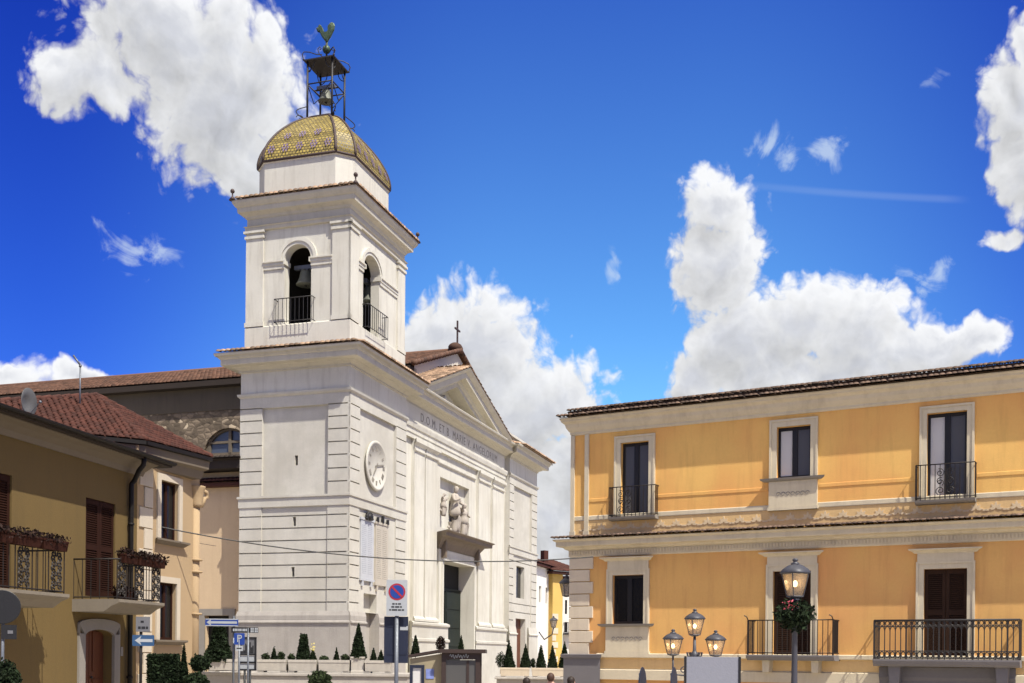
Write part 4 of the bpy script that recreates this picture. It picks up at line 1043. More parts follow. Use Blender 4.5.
# cross on the gable and a small finial on the roof
mb = MB(); zx = nzT + .3; hx_ = TR.uz(459, 322, gx)[1] - zx
mb.box(gx - .04, gx + .04, num - .05, num + .05, zx - .2, zx + hx_); mb.box(gx - .04, gx + .04, num - .4, num + .4, zx + hx_ * .62, zx + hx_ * .62 + .09); mb.build('roof_cross', 'dome_rib', church)
mb = MB(); fu, fzv = TR.uz(420, 357, gx - 1.5); mb.lathe([(.2, 0), (.12, .2), (.05, .25), (.05, .45), (.12, .5), (.12, .62), (.03, .72)], (gx - 1.6, fu, fzv - .75), 8); mb.build('roof_finial', 'dome_rib', church)

# bells hanging in the arches and in the cage


def bell(label, loc, r, rz=0, yoke=True):
    t = thing('bell', label, 'bell', loc, rz, 'church bells')
    b = MB(); b.lathe([(r * 1.0, 0), (r * 1.02, r * .08), (r * .86, r * .28), (r * .68, r * .75), (r * .60, r * 1.2), (r * .54, r * 1.45), (r * .36, r * 1.6), (r * .1, r * 1.66)], (0, 0, 0), 20); b.build('bell_body', 'bell', t)
    b = MB(); b.tube([(0, 0, r * .9), (0, 0, -.02)], r * .06, 6); b.ball((0, 0, -.02), r * .15, 8); b.build('clapper', 'iron', t)
    b = MB(); b.box(-r * 1.25, r * 1.25, -r * .22, r * .22, r * 1.68, r * 2.1)
    for s in (-.3, .3): b.box(s * r - r * .07, s * r + r * .07, -r * .25, r * .25, r * 1.45, r * 1.72)
    b.build('yoke', 'pole', t); return t


def local_to_world(v): return TL_M @ Vector(v)


TL_M = Matrix.Translation((TL.X, TL.Y, 0)) @ Matrix.Rotation(TL.r, 4, 'Z')
zbell = TL.uz(297, 284, -.6)[1]
bell('grey bell hanging from a beam in the front left arch of the belfry', local_to_world((x0 + (la + lb) / 2 - .02, y0 + .75, zbell)), .42, TL.r)
bell('small bell hung low behind the front left arch of the belfry', local_to_world((x0 + (la + lb) / 2 + .42, y0 + 1.0, TL.uz(305, 293, -.9)[1])), .24, TL.r)
bell('large bell seen in the right arch of the belfry, above its railing', local_to_world((-.80, TR.u(369.5, 292, -.80), TR.uz(369.5, 303, -.80)[1])), .46, TL.r + math.pi / 2)
bell('small bell in the open iron cage on top of the dome', local_to_world((cxy[0], cxy[1], zq(99))), .36, TL.r)

# ------------------------------------------------------------------ yellow palazzo on the right
PF = frame_at(945, 500, 30, -28.7, 572)
pal = thing('palazzo', 'ochre palazzo with pale cornices, iron balconies and quoined corner', 'palazzo', PF.loc(), PF.r)
pu = lambda px, py=550, off=0: PF.u(px, py, off)
pz = lambda py, px=800, off=0: PF.uz(px, py, off)[1]
PL, PD = pu(1024, 500) + 6, 11
zgb, zbelt, zden, ztl, zband, zcor, zeav = pz(672), pz(657), pz(549), pz(528, off=.45), pz(508), pz(414), pz(392.5, off=.38)


def opening(px0, px1, py0, py1):
    pm = (px0 + px1) / 2; z1 = PF.uz(pm, py0)[1]; z0 = PF.uz(pm, py1)[1]; return pu(px0, (py0 + py1) / 2), pu(px1, (py0 + py1) / 2), z0, z1


WA = opening(621, 649, 442, 515); WB = opening(777, 810.8, 426, 478); WC = opening(927, 967, 412, 499)
WD = opening(612.6, 643.9, 575, 624); WE = opening(773, 811, 571, 656); WF = opening(923.7, 967, 568.7, 657)
mb = MB(); wall(mb, 0, PL, zband, zcor + .15, [H(*w, .22) for w in (WA, WB, WC)]); mb.build('upper_wall', 'ochre', pal)
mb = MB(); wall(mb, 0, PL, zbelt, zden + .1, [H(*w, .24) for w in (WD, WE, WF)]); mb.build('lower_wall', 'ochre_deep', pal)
mb = MB(); mb.face([(0, 0, 0), (PL, 0, 0), (PL, 0, zgb - .3), (0, 0, zgb - .3)])
for x in (0, PL): mb.face([(x, 0, 0), (x, PD, 0), (x, PD, zeav), (x, 0, zeav)])
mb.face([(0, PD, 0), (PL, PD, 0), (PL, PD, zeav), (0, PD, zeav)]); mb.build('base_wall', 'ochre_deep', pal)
mb = MB(); mb.face([(0, -.004, ztl), (PL, -.004, ztl), (PL, -.004, zband), (0, -.004, zband)]); fz_ = mb.build('frieze_band', 'ochre_pale', pal)
mb = MB(); k = 0
zfm = (ztl + zband) / 2 + .06; x = .55
while x < PL:
    for j in range(5):
        a_ = R(90 + (j - 2) * 42); c = Vector((x, 0, zfm - .06)); d_ = Vector((math.cos(a_), 0, math.sin(a_))); s_ = Vector((-d_.z, 0, d_.x)); r_ = .17 + .03 * (j == 2)
        mb.loft([[c + d_ * r_ * t + s_ * w_ + Vector((0, -.005 - o_, 0)) for w_, o_ in ((-w, 0), (-w, .015), (w, .015), (w, 0))] for t, w in ((.15, .012), (.6, .04), (1, .008))])
    mb.box(x - .26, x - .17, -.02, -.004, zfm - .10, zfm - .05); mb.box(x + .17, x + .26, -.02, -.004, zfm - .10, zfm - .05)
    x += .50
mb.build('palmette_ornament', 'frieze_relief', fz_)
mb = MB(); mb.box(.35, PL, -.03, -.002, ztl + .02, ztl + .10); mb.build('frieze_fillet', 'ochre', pal)
mb = MB(); molding(mb, 0, PL, [(.02, zband - .02), (.03, zband), (.03, zband + .11), (.015, zband + .13)], ends=False); mb.build('string_course', 'trim', pal)
zwire = pz(487)
for a, b in ((.62, WA[0] - .25), (WA[1] + .25, WB[0] - .25), (WB[1] + .25, WC[0] - .25), (WC[1] + .25, PL)):
    mb = MB(); molding(mb, a, b, [(.01, zwire - .05), (.018, zwire - .04), (.018, zwire + .05), (.008, zwire + .06)], ends=False); mb.build('wall_moulding', 'ochre', pal)
# main cornice and its two rows of tiles
hce = zeav - zcor
mb = MB(); ring(0, PL, 0, PD, [(.03, zcor), (.06, zcor + .04), (.06, zcor + .1), (.10, zcor + .14), (.16, zcor + .24), (.19, zcor + .34), (.21, zcor + .36), (.28, zcor + .42), (.29, zcor + .46), (.32, zeav - .03), (.32, zeav)], mb); mb.build('main_cornice', 'trim', pal)
ztop = pz(385.8, off=.2)
mb = MB()
tiled_roof(mb, (-.40, -.42, zeav + .01), (1, 0, 0), (0, 1, .18), [(0, 0), (PL + .6, 0), (PL + .6, .42), (0, .42)], .15, .3, rnd=.03)
tiled_roof(mb, (-.12, -.20, ztop - .03), (1, 0, 0), (0, 1, .24), [(0, 0), (PL + .3, 0), (PL + .3, 1.4), (0, 1.4)], .15, .3, rnd=.03)
mb.face([(-.12, -.20, ztop - .03), (PL, -.20, ztop - .03), (PL, PD / 2, ztop + 1.3), (1.5, PD / 2, ztop + 1.3)]); mb.face([(-.12, -.20, ztop - .03), (1.5, PD / 2, ztop + 1.3), (-.25, PD + .3, ztop)]); mb.face([(-.25, PD + .3, ztop), (1.5, PD / 2, ztop + 1.3), (PL, PD / 2, ztop + 1.3), (PL, PD + .3, ztop)])
mb.face([(-.1, -.15, zeav - .02), (PL, -.15, zeav - .02), (PL, -.15, ztop), (-.1, -.15, ztop)])
mb.build('tiled_roof', 'edge_tile', pal)
# middle cornice with dentils
mb = MB(); molding(mb, 0, PL, [(.04, zden), (.07, zden + .03), (.07, zden + .22), (.16, zden + .25), (.20, zden + .30), (.37, zden + .33), (.38, zden + .36), (.38, zden + .48), (.44, ztl - .05), (.46, ztl - .02), (.46, ztl)]); mc = mb.build('middle_cornice', 'trim', pal)
mb = MB(); x = .02
while x < PL: mb.box(x, x + .05, -.10, -.065, zden + .08, zden + .19); x += .095
mb.build('dentils', 'trim', mc)
mb = MB(); tiled_roof(mb, (-.50, -.52, ztl + .005), (1, 0, 0), (0, 1, .12), [(0, 0), (PL + .5, 0), (PL + .5, .5), (0, .5)], .14, .3, rnd=.03); mb.build('cornice_tiles', 'edge_tile', pal)
# corner strips
mb = MB(); mb.box(-.03, .10, -.06, .3, ztl + .1, zcor); mb.box(.46, .60, -.06, .02, ztl + .1, zcor)
for k in range(2): mb.box(-.05 + k * .48, .13 + k * .49, -.08, .02, ztl + .06, ztl + .28)
mb.build('corner_strip', 'trim', pal)
mb = MB(); nq = 8
for k in range(nq):
    a, b = zbelt + (zden - zbelt) * k / nq, zbelt + (zden - zbelt) * (k + 1) / nq
    mb.box(-.05, .78 if k % 2 else .66, -.06, .5, a + .012, b - .012)
mb.build('quoins', 'quoin', pal, bevel=.012)
mb = MB(); molding(mb, -.02, .95, [(.16, 0), (.16, zbelt - .1), (.22, zbelt - .08), (.24, zbelt + .02), (.12, zbelt + .04)]); mb.build('corner_base', 'grey_base', pal)
mb = MB(); molding(mb, .95, PL, [(.10, zbelt - .07), (.12, zbelt - .05), (.12, zbelt + .05), (.02, zbelt + .07)], ends=False); mb.face([(.95, -.02, zgb), (PL, -.02, zgb), (PL, -.02, zbelt), (.95, -.02, zbelt)])
mb.build('belt_course', 'trim', pal)
mb = MB(); mb.face([(.95, -.024, zgb + .02), (PL, -.024, zgb + .02), (PL, -.024, zbelt - .07), (.95, -.024, zbelt - .07)]); mb.build('belt_panel', 'ochre_pale', pal)
mb = MB(); molding(mb, .95, PL, [(.08, zgb - .32), (.08, zgb - .02), (.03, zgb)], ends=False); mb.build('base_band', 'trim', pal)


def sash(w, kind, y=.14, tint=('glass', 'curtain_glass')):
    u0, u1, z0, z1 = w
    mb = MB(); t = .07
    mb.box(u0, u0 + t, y, y + .07, z0, z1); mb.box(u1 - t, u1, y, y + .07, z0, z1); mb.box(u0 + t, u1 - t, y, y + .07, z1 - t * 1.4, z1); mb.box(u0 + t, u1 - t, y, y + .07, z0, z0 + t * 1.3)
    c = (u0 + u1) / 2; mb.box(c - .075, c + .075, y - .015, y + .07, z0 + t, z1 - t)
    o = mb.build('window' if kind == 'w' else 'balcony_door', 'black_frame', pal)
    for i, (a, b) in enumerate(((u0 + t, c - .075), (c + .075, u1 - t))):
        mb = MB(); mb.box(a, b, y + .035, y + .045, z0 + t * 1.3, z1 - t * 1.4); mb.build('pane', tint[i], o)
    return o


def surround(w, o, wd=.17, sill=False, bottom=None, ent=False, panel=None):
    u0, u1, z0, z1 = w; zb_ = z0 if bottom is None else bottom
    mb = MB(); mb.box(u0 - wd, u0, -.06, .02, zb_, z1 + wd); mb.box(u1, u1 + wd, -.06, .02, zb_, z1 + wd); mb.box(u0, u1, -.06, .02, z1, z1 + wd)
    mb.box(u0 - wd - .03, u0 - wd + .03, -.085, 0, zb_, z1 + wd + .03); mb.box(u1 + wd - .03, u1 + wd + .03, -.085, 0, zb_, z1 + wd + .03); mb.box(u0 - wd + .03, u1 + wd - .03, -.085, 0, z1 + wd - .03, z1 + wd + .03)
    if ent:
        mb.box(u0 - wd, u1 + wd, -.07, .02, z1 + wd + .03, z1 + ent - .12); molding(mb, u0 - wd, u1 + wd, [(.08, z1 + ent - .12), (.12, z1 + ent - .08), (.16, z1 + ent - .06), (.22, z1 + ent - .03), (.22, z1 + ent)])
    mb.build('surround', 'trim', o)
    if panel is not None:
        mb = MB(); mb.box(u0 - wd - .03, u1 + wd + .03, -.10, .02, panel, z0 - .08); mb.box(u0 - wd - .06, u1 + wd + .06, -.12, .02, panel, panel + .09)
        mb.build('panel', 'trim', o)
        mb = MB(); n = 7; zz = (panel + z0) / 2
        for k in range(n):
            c = u0 + (u1 - u0) * (k + .5) / n; pts = [(c + .07 * math.cos(t) * (1 - t / 9), -.104, zz + .07 * math.sin(t) * (1 - t / 9)) for t in [j * .55 for j in range(12)]]; mb.tube(pts, .013, 5)
        mb.build('scroll_ornament', 'mark', o)
    if sill:
        mb = MB(); molding(mb, u0 - wd - .05, u1 + wd + .05, [(.12, z0 - .09), (.20, z0 - .05), (.22, z0)]); mb.build('sill', 'grey_stone', o)


oA = sash(WA, 'd', tint=('glass', 'glass')); surround(WA, oA, .18)
oB = sash(WB, 'w', tint=('curtain_glass', 'glass')); surround(WB, oB, .18, True, panel=PF.uz(794, 510)[1])
oC = sash(WC, 'd', tint=('curtain_glass', 'glass')); surround(WC, oC, .16)
oD = sash(WD, 'w', tint=('dark_glass', 'dark_glass')); surround(WD, oD, .16, True, ent=.56, panel=zbelt + .05)


def shutters(w, parent, m_='dark_shutter', y=.10, slat=.055, name='shutter_door'):
    u0, u1, z0, z1 = w; c = (u0 + u1) / 2; out = []
    for a, b in ((u0 + .01, c - .006), (c + .006, u1 - .01)):
        mb = MB(); t = .085
        mb.box(a, a + t, y, y + .05, z0, z1); mb.box(b - t, b, y, y + .05, z0, z1)
        for zz in (z0, (z0 + z1) / 2 - .06, z1 - .14): mb.box(a + t, b - t, y, y + .05, zz, zz + .14)
        for (p, q) in ((z0 + .14, (z0 + z1) / 2 - .06), ((z0 + z1) / 2 + .08, z1 - .14)):
            z = p + .01
            while z < q - .02: mb.loft([[(s, y + .005, z), (s, y + .045, z + .035), (s, y + .045, z + .047), (s, y + .005, z + .012)] for s in (a + t, b - t)]); z += slat
        mb.box(a + t, b - t, y + .046, y + .05, z0 + .1, z1 - .1)
        out.append(mb.build(name, m_, parent))
    return out


oE = shutters(WE, pal)[0]; surround(WE, oE, .17, ent=.55)
oF = shutters(WF, pal)[0]; surround(WF, oF, .17, ent=.55)


def scroll(c, r, turns=1.4, flip=1, plane='xz', off=0, a0=0, n=12):
    pts = []
    for k in range(n + 1):
        t = k / n * turns * math.tau; rr = r * (1 - .8 * k / n); pts.append((c[0] + flip * rr * math.cos(t + a0), off, c[1] + rr * math.sin(t + a0)))
    return pts


# upper balconies: shallow, with a scrolled panel in front of the door
def slim_balcony(px0, px1, pyt, pyb, scr, o_par):
    pm = (px0 + px1) / 2; dep = .32
    u0, u1 = pu(px0, pyb, dep), pu(px1, pyb, dep); z0 = PF.uz(pm, pyb, dep)[1]; z1 = PF.uz(pm, pyt, dep)[1]
    mb = MB(); molding(mb, u0 + .02, u1 - .02, [(dep - .06, z0 - .10), (dep, z0 - .06), (dep + .02, z0)], ends=False); b = mb.build('balcony', 'grey_stone', pal)
    mb = MB(); bar_railing(mb, u0 + .03, u1 - .03, z0, z1, -dep + .03, 12, 3, .011)
    c = (scr, (z0 + z1) / 2)
    for sx in (-1, 1):
        for sz in (-1, 1):
            mb.tube(scroll((c[0] + sx * .13, c[1] + sz * .24), .12, 1.5, sx, off=-dep + .03, a0=sz * 1.2), .012, 5); mb.tube(scroll((c[0] + sx * .13, c[1] + sz * .02), .10, 1.2, -sx, off=-dep + .03, a0=sz), .012, 5)
    mb.tube([(c[0], -dep + .03, z0), (c[0] + .0, -dep + .03, z1)], .016, 5)
    mb.build('railing', 'rail', b); return b


slim_balcony(607.5, 655.5, 486, 516, WA[0] + .25, oA); slim_balcony(914, 976, 463.5, 499, (WC[0] + WC[1]) / 2, oC)

# lower left balcony: deep, plain bars and stone brackets
dep = .75
u0, u1 = pu(746, 656, dep), pu(834, 656, dep); z0, z1 = PF.uz(790, 655, dep)[1], PF.uz(790, 620, dep)[1]
mb = MB(); molding(mb, u0, u1, [(dep - .12, z0 - .16), (dep - .02, z0 - .10), (dep + .03, z0 - .04), (dep + .03, z0)], ends=False); bE = mb.build('balcony', 'grey_base', pal)
mb = MB(); bar_railing(mb, u0 + .04, u1 - .04, z0, z1, -dep + .04, 17, 6, .012)
for u in (u0 + .04, u1 - .04): mb.tube([(u, -dep + .04, z1), (u - .03, -dep + .0, z1 + .10), (u - .10, -dep - .02, z1 + .14)], .016, 5); mb.box(u - .02, u + .02, -dep + .02, -dep + .06, z0, z1)
mb.build('railing', 'rail', bE)
for px in (767, 816): u = pu(px, 664, .3); mb = MB(); mb.prism([(u - .11, z0 - .15), (u + .11, z0 - .15), (u + .09, z0 - .5), (u - .09, z0 - .5)], -.45, 0); mb.build('bracket', 'trim', bE)
# lower right balcony: wider, with cast panels of narrow arches
dep = .8
u0, u1 = pu(873.6, 656, dep), pu(1019, 660, dep); z0, z1 = PF.uz(945, 659.5, dep)[1], PF.uz(945, 620, dep)[1]
mb = MB(); molding(mb, u0 - .02, u1 + .02, [(dep - .1, z0 - .2), (dep - .02, z0 - .14), (dep + .03, z0 - .05), (dep + .03, z0)], ends=False); bF = mb.build('balcony', 'grey_base', pal)
mb = MB(); y_ = -dep + .04
mb.tube([(u0, 0, z1), (u0, y_, z1), (u1, y_, z1), (u1, 0, z1)], .028, 6)
for zz in (z1 - .16, z0 + .22, z0 + .03): mb.tube([(u0, 0, zz), (u0, y_, zz), (u1, y_, zz), (u1, 0, zz)], .014, 5)
n = 26
for k in range(n + 1):
    u = u0 + (u1 - u0) * k / n; mb.tube([(u, y_, z0), (u, y_, z1)], .014 if k % 6 else .024, 5)
    if k < n:
        w = (u1 - u0) / n; mb.tube([(u + w / 2 + w / 2 * math.cos(t), y_, z1 - .30 + .13 * math.sin(t)) for t in [j * math.pi / 6 for j in range(7)]], .011, 4)
        mb.tube([(u + w / 2 + w * .36 * math.cos(t), y_, z1 - .08 + .06 * math.sin(t)) for t in [j * math.pi / 4 for j in range(9)]], .012, 4)
        mb.tube([(u + w / 2 + w * .4 * math.cos(t), y_, z0 + .12 + .08 * math.sin(t)) for t in [j * math.pi / 4 for j in range(9)]], .014, 4)
for k in range(5):
    for u in (u0, u1): mb.tube([(u, y_ * k / 5, z0), (u, y_ * k / 5, z1)], .012, 5)
mb.build('railing', 'iron', bF)
for px in (896, 1003): u = pu(px, 670, .3); mb = MB(); mb.prism([(u - .16, z0 - .19), (u + .16, z0 - .19), (u + .12, z0 - .75), (u - .12, z0 - .75)], -.6, 0); mb.build('bracket', 'grey_base', bF)
mb = MB(); a, b = pu(880, 672), pu(1016, 672); molding(mb, a, b, [(.10, 0), (.10, z0 - .6), (.16, z0 - .5), (.16, z0 - .22)], ends=False); mb.build('portal_head', 'grey_base', bF)

# wrought lantern on the far corner of the palazzo


def lantern(parent, w, h, lit=True, glass='lamp_glass', metal='lamp_iron', z=0, n=4, seed=0):
    """four-sided street lantern standing on z; wider at the top, with a domed cap"""
    b, t = w * .30, w * .5; hb = h * .62
    def sq(r, zz): return [(r * math.cos(a), r * math.sin(a), zz) for a in [math.pi / n + k * math.tau / n + .35 for k in range(n)]]
    bo, to = sq(b * 1.25, z + h * .06), sq(t * 1.25, z + hb)
    mb = MB()
    for k in range(n): mb.tube([bo[k], to[k]], w * .028, 5)
    for l in (bo, to): mb.tube(l + [l[0]], w * .032, 5)
    mb.loft([sq(w * .16, z), sq(b * 1.3, z + h * .05), sq(b * 1.3, z + h * .07)])
    fr_ = mb.build('lantern_frame', metal, parent)
    mb = MB()
    mb.smooth = True
    mb.loft([sq(t * 1.42, z + hb), sq(t * 1.45, z + hb + h * .03), sq(t * 1.15, z + hb + h * .12), sq(t * .75, z + hb + h * .19), sq(t * .5, z + hb + h * .22)])
    mb.lathe([(w * .2, z + hb + h * .21), (w * .2, z + hb + h * .25), (w * .10, z + hb + h * .28), (w * .10, z + hb + h * .30), (w * .15, z + hb + h * .33), (w * .08, z + hb + h * .37), (w * .01, z + hb + h * .38)], (0, 0, 0), 10)
    mb.build('lantern_cap', metal, parent)
    mb = MB(); gi, go_ = sq(b * 1.16, z + h * .075), sq(t * 1.18, z + hb - .01)
    for k in range(n): mb.face([gi[k], gi[(k + 1) % n], go_[(k + 1) % n], go_[k]])
    mb.build('lantern_glass', glass, parent)
    if lit:
        mb = MB(); mb.ball((0, 0, z + hb * .60), w * .11, 10, (1, 1, 1.35)); mb.build('bulb', 'bulb', parent)
        pl_ = bpy.data.lights.new('lamp_light', 'POINT'); pl_.energy = 3 * w; pl_.color = (1, .68, .34); pl_.shadow_soft_size = w * .1
        po = bpy.data.objects.new('lamp_light', pl_); COL.objects.link(po); po.location = (0, 0, z + hb * .60 + w * .24); po.parent = parent


# ------------------------------------------------------------------ olive-yellow house on the left
H1 = frame_at(100, 500, 27.5, 90 - 11.7, 132)
h1 = thing('house', 'dim olive-yellow house at the left edge with brown shutters and two iron balconies', 'house', H1.loc(), H1.r)
hu = lambda px, py, off=0: H1.u(px, py, off)
hz = lambda px, py, off=0: H1.uz(px, py, off)[1]
zev = hz(85, 439.5, .6); zdb = hz(100, 597)
D1 = (hu(-14, 475), hu(11.9, 475), zdb, hz(11.9, 475.7)); D2 = (hu(86, 497), hu(115.4, 505), zdb, hz(86, 497))
ad0, ad1 = hu(83.6, 640), hu(112.6, 640); adz, ads = hz(98, 629.5), hz(98, 636)
HL = -9.5
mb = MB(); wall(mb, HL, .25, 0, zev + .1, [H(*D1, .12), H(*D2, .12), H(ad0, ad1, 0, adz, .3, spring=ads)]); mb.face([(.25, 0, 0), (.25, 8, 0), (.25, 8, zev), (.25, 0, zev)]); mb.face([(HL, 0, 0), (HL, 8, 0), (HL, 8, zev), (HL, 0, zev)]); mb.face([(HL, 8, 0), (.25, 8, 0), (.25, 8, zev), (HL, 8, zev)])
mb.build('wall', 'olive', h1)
for w_ in (D1, D2): shutters(w_, h1, 'brown_shutter', y=.04, name='shutter_door')
mb = MB(); ew = hu(171, 469, .6)
molding(mb, HL, .45, [(.05, zev - .30), (.12, zev - .18), (.30, zev - .08), (.5, zev - .02), (.5, zev)], ends=False); mb.build('eave_moulding', 'eave', h1)
mb = MB(); mb.box(HL, ew, -.64, .3, zev + .002, zev + .05); rf = mb.build('roof_deck', 'dark_wood', h1)
mb = MB(); sm_ = [(-.70 + .085 * math.cos(t), zev + .12 + .085 * math.sin(t)) for t in [math.pi + k * math.pi / 8 for k in range(9)]]
mb.loft([[(HL, y, z) for y, z in sm_], [(ew, y, z) for y, z in sm_]], True, True, True); mb.build('gutter', 'pipe', h1)
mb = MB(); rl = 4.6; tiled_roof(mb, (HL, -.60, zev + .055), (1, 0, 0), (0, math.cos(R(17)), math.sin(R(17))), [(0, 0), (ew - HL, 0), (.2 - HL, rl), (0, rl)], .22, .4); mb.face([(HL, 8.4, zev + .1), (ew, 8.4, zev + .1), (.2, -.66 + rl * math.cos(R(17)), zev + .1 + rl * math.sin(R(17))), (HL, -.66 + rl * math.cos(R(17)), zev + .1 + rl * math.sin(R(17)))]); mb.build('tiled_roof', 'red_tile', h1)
# drainpipe with a swan neck under the gutter
xa, xb = hu(140, 470, .5), hu(131.5, 480, .1)
mb = MB(); mb.tube([(xa, -.62, zev + .05), (xa, -.60, zev - .15), (xa - .04, -.5, zev - .3), (xb + .06, -.16, zev - .48), (xb, -.10, zev - .6), (xb, -.10, zev - .9), (xb, -.10, 0)], .065, 8)
for z in (1, 3, 5): mb.lathe([(.085, z), (.085, z + .06)], (xb, -.10, 0), 8)
mb.build('drainpipe', 'pipe', h1)
# arched doorway
mb = MB(); sw_ = .26; c, r = (ad0 + ad1) / 2, (ad1 - ad0) / 2; lo = []
for k in range(19):
    t = math.pi * k / 18; lo.append([(c - rr_ * math.cos(t), y_, (ads + (adz - ads) * math.sin(t) if rr_ == r else ads + .28 + (adz - ads) * .9 * math.sin(t))) for rr_, y_ in ((r, .02), (r, -.06), (r + sw_, -.06), (r + sw_, .02))])
mb.loft(lo); mb.box(ad0 - sw_, ad0, -.06, .02, 0, ads); mb.box(ad1, ad1 + sw_, -.06, .02, 0, ads); mb.box(ad0 - sw_, ad0 - .0, -.06, .02, ads, ads + .05); mb.box(ad1 + .0, ad1 + sw_, -.06, .02, ads, ads + .05)
mb.box(ad0 - sw_, ad0 - sw_ + .03, -.058, .02, ads, ads + .28); mb.box(ad1 + sw_ - .03, ad1 + sw_, -.058, .02, ads, ads + .28)
ds = mb.build('door_surround', 'grey_stone', h1)
mb = MB()
for a, b in ((ad0, c - .01), (c + .01, ad1)):
    mb.box(a, b, .26, .32, 0, adz)
    for (z0_, z1_) in ((.3, 1.0), (1.2, 2.2)): mb.box(a + .12, b - .12, .235, .27, z0_, z1_)
dr = mb.build('entrance_door', 'wood_door', h1)
mb = MB(); mb.ball((c + .06, .22, 1.05), .035, 8); mb.build('handle', 'iron', dr)
mb = MB(); u = hu(121, 653); mb.box(u - .05, u + .05, -.03, 0, hz(121, 656), hz(121, 647)); mb.build('door_bell', 'grey_stone', h1)


def ornate_railing(mb, u0, u1, z0, z1, y, groups):
    mb.tube([(u0, 0, z1), (u0, y, z1), (u1, y, z1), (u1, 0, z1)], .022, 6); mb.tube([(u0, 0, z0 + .05), (u0, y, z0 + .05), (u1, y, z0 + .05), (u1, 0, z0 + .05)], .016, 5)
    for k in range(5):
        for u in (u0, u1): mb.tube([(u, y * k / 5, z0), (u, y * k / 5, z1)], .011, 5)
    nb = groups * 2 + 1; w = (u1 - u0) / nb
    for g_ in range(nb + 1):
        u = u0 + w * g_; mb.tube([(u, y, z0), (u, y, z1)], .014, 5)
        if g_ < nb:
            if g_ % 2 == 0:
                n = 4
                for j in range(n):
                    zc_ = z0 + .08 + (z1 - z0 - .12) * (j + .5) / n; rr_ = min(w * .23, (z1 - z0) / n * .44)
                    for s in (-1, 1):
                        mb.tube(scroll((u + w / 2 + s * rr_ * 1.02, zc_ + rr_ * .35), rr_ * .9, 1.3, s, off=y, a0=1.2, n=10), .02, 4); mb.tube(scroll((u + w / 2 + s * rr_ * 1.02, zc_ - rr_ * .5), rr_ * .8, 1.2, s, off=y, a0=-1.4, n=10), .02, 4)
                    mb.ball((u + w / 2, y, zc_), .026, 6)
            else:
                for f_ in (.33, .66): mb.tube([(u + w * f_, y, z0), (u + w * f_, y, z1)], .011, 5)


def flower_box(label, u0, u1, z, y, F, root_group):
    t = thing('flower_box', label, 'flower box', (F.X + math.cos(F.r) * (u0 + u1) / 2 - math.sin(F.r) * y, F.Y + math.sin(F.r) * (u0 + u1) / 2 + math.cos(F.r) * y, z), F.r, root_group)
    h = (u1 - u0) / 2; mb = MB(); mb.loft([[(-h * k, -.10 * k2, zz), (h * k, -.10 * k2, zz), (h * k, .10 * k2, zz), (-h * k, .10 * k2, zz)] for k, k2, zz in ((.94, .8, -.2), (1, 1, -.02), (1.02, 1.1, -.02), (1.02, 1.1, .02))]); mb.build('box', 'box', t)
    mb = MB(); pts = []
    for k in range(max(2, int(h * 5))): pts += [(p[0] + random.uniform(-h, h) * .9, p[1] * 1.0, p[2]) for p in ball_pts(150, .19, .15, .02)]
    leaves(mb, pts, .045); mb.build('dry_plants', 'dry', t); return t


dep = 1.15
b2u0, b2u1 = hu(117, 580, dep), hu(160, 580, dep); b2z0, b2z1 = hz(138, 601, dep), hz(138, 562, dep)
b1u0, b1u1 = hu(-22, 580, dep), hu(64, 580, dep)
for (a, b) in ((b1u0, b1u1), (b2u0, b2u1)):
    mb = MB(); molding(mb, a - .06, b + .06, [(dep - .3, b2z0 - .30), (dep - .1, b2z0 - .16), (dep + .06, b2z0 - .10), (dep + .10, b2z0 - .07), (dep + .10, b2z0)], ends=False); bb = mb.build('balcony', 'balcony_stone', h1)
    mb = MB(); ornate_railing(mb, a, b, b2z0, b2z1, -dep, 2 if b - a < 3 else 3); mb.build('railing', 'rail', bb)
b = b1u1; L_ = (b - b1u0) / 3
for k, lb in enumerate(('dry brown flower box at the far end of the left balcony rail', 'dry brown flower box in the middle of the left balcony rail', 'dry brown flower box at the near end of the left balcony rail')):
    flower_box(lb, b - L_ * k - L_ * .96, b - L_ * k - .02, b2z1 + .16, -dep - .02, H1, 'flower boxes on the balcony rails')
L_ = (b2u1 - b2u0) / 3
for k, lb in enumerate(('red-brown flower box at the outer end of the right balcony rail', 'middle red-brown flower box of the right balcony rail', 'red-brown flower box at the inner end of the right balcony rail')):
    flower_box(lb, b2u1 - L_ * k - L_ * .94 + .1, b2u1 - L_ * k + .08, b2z1 + .12, -dep - .02, H1, 'flower boxes on the balcony rails')
flower_box('low flower box on the floor of the right balcony', b2u0 + .3, b2u0 + 1.15, b2z0 + .2, -dep + .2, H1, 'flower boxes on the balcony rails')

# ------------------------------------------------------------------ beige house beyond it
G = Frame(H1.X + math.cos(H1.r) * .26, H1.Y + math.sin(H1.r) * .26, 90 - 14.7)
h2 = thing('house', 'beige house with red hipped roof and white quoins next to the bell tower', 'house', G.loc(), G.r)
gu = lambda px, py, off=0: G.u(px, py, off)
gz_ = lambda px, py, off=0: G.uz(px, py, off)[1]
ge = gu(199, 560)
V1 = (gu(160, 500), gu(178, 500), gz_(169, 540.5), gz_(169, 482)); V2 = (gu(158.7, 600), gu(175.6, 600), gz_(167, 640), gz_(167, 583))
zH = gz_(180, 452, .35)
mb = MB(); wall(mb, 0, ge, 0, zH, [H(*V1, .2), H(*V2, .2)]); mb.face([(0, 0, 0), (0, 7, 0), (0, 7, zH), (0, 0, zH)]); mb.face([(ge, 0, 0), (ge, 7, 0), (ge, 7, zH), (ge, 0, zH)]); mb.face([(0, 7, 0), (ge, 7, 0), (ge, 7, zH), (0, 7, zH)]); mb.build('wall', 'beige', h2)
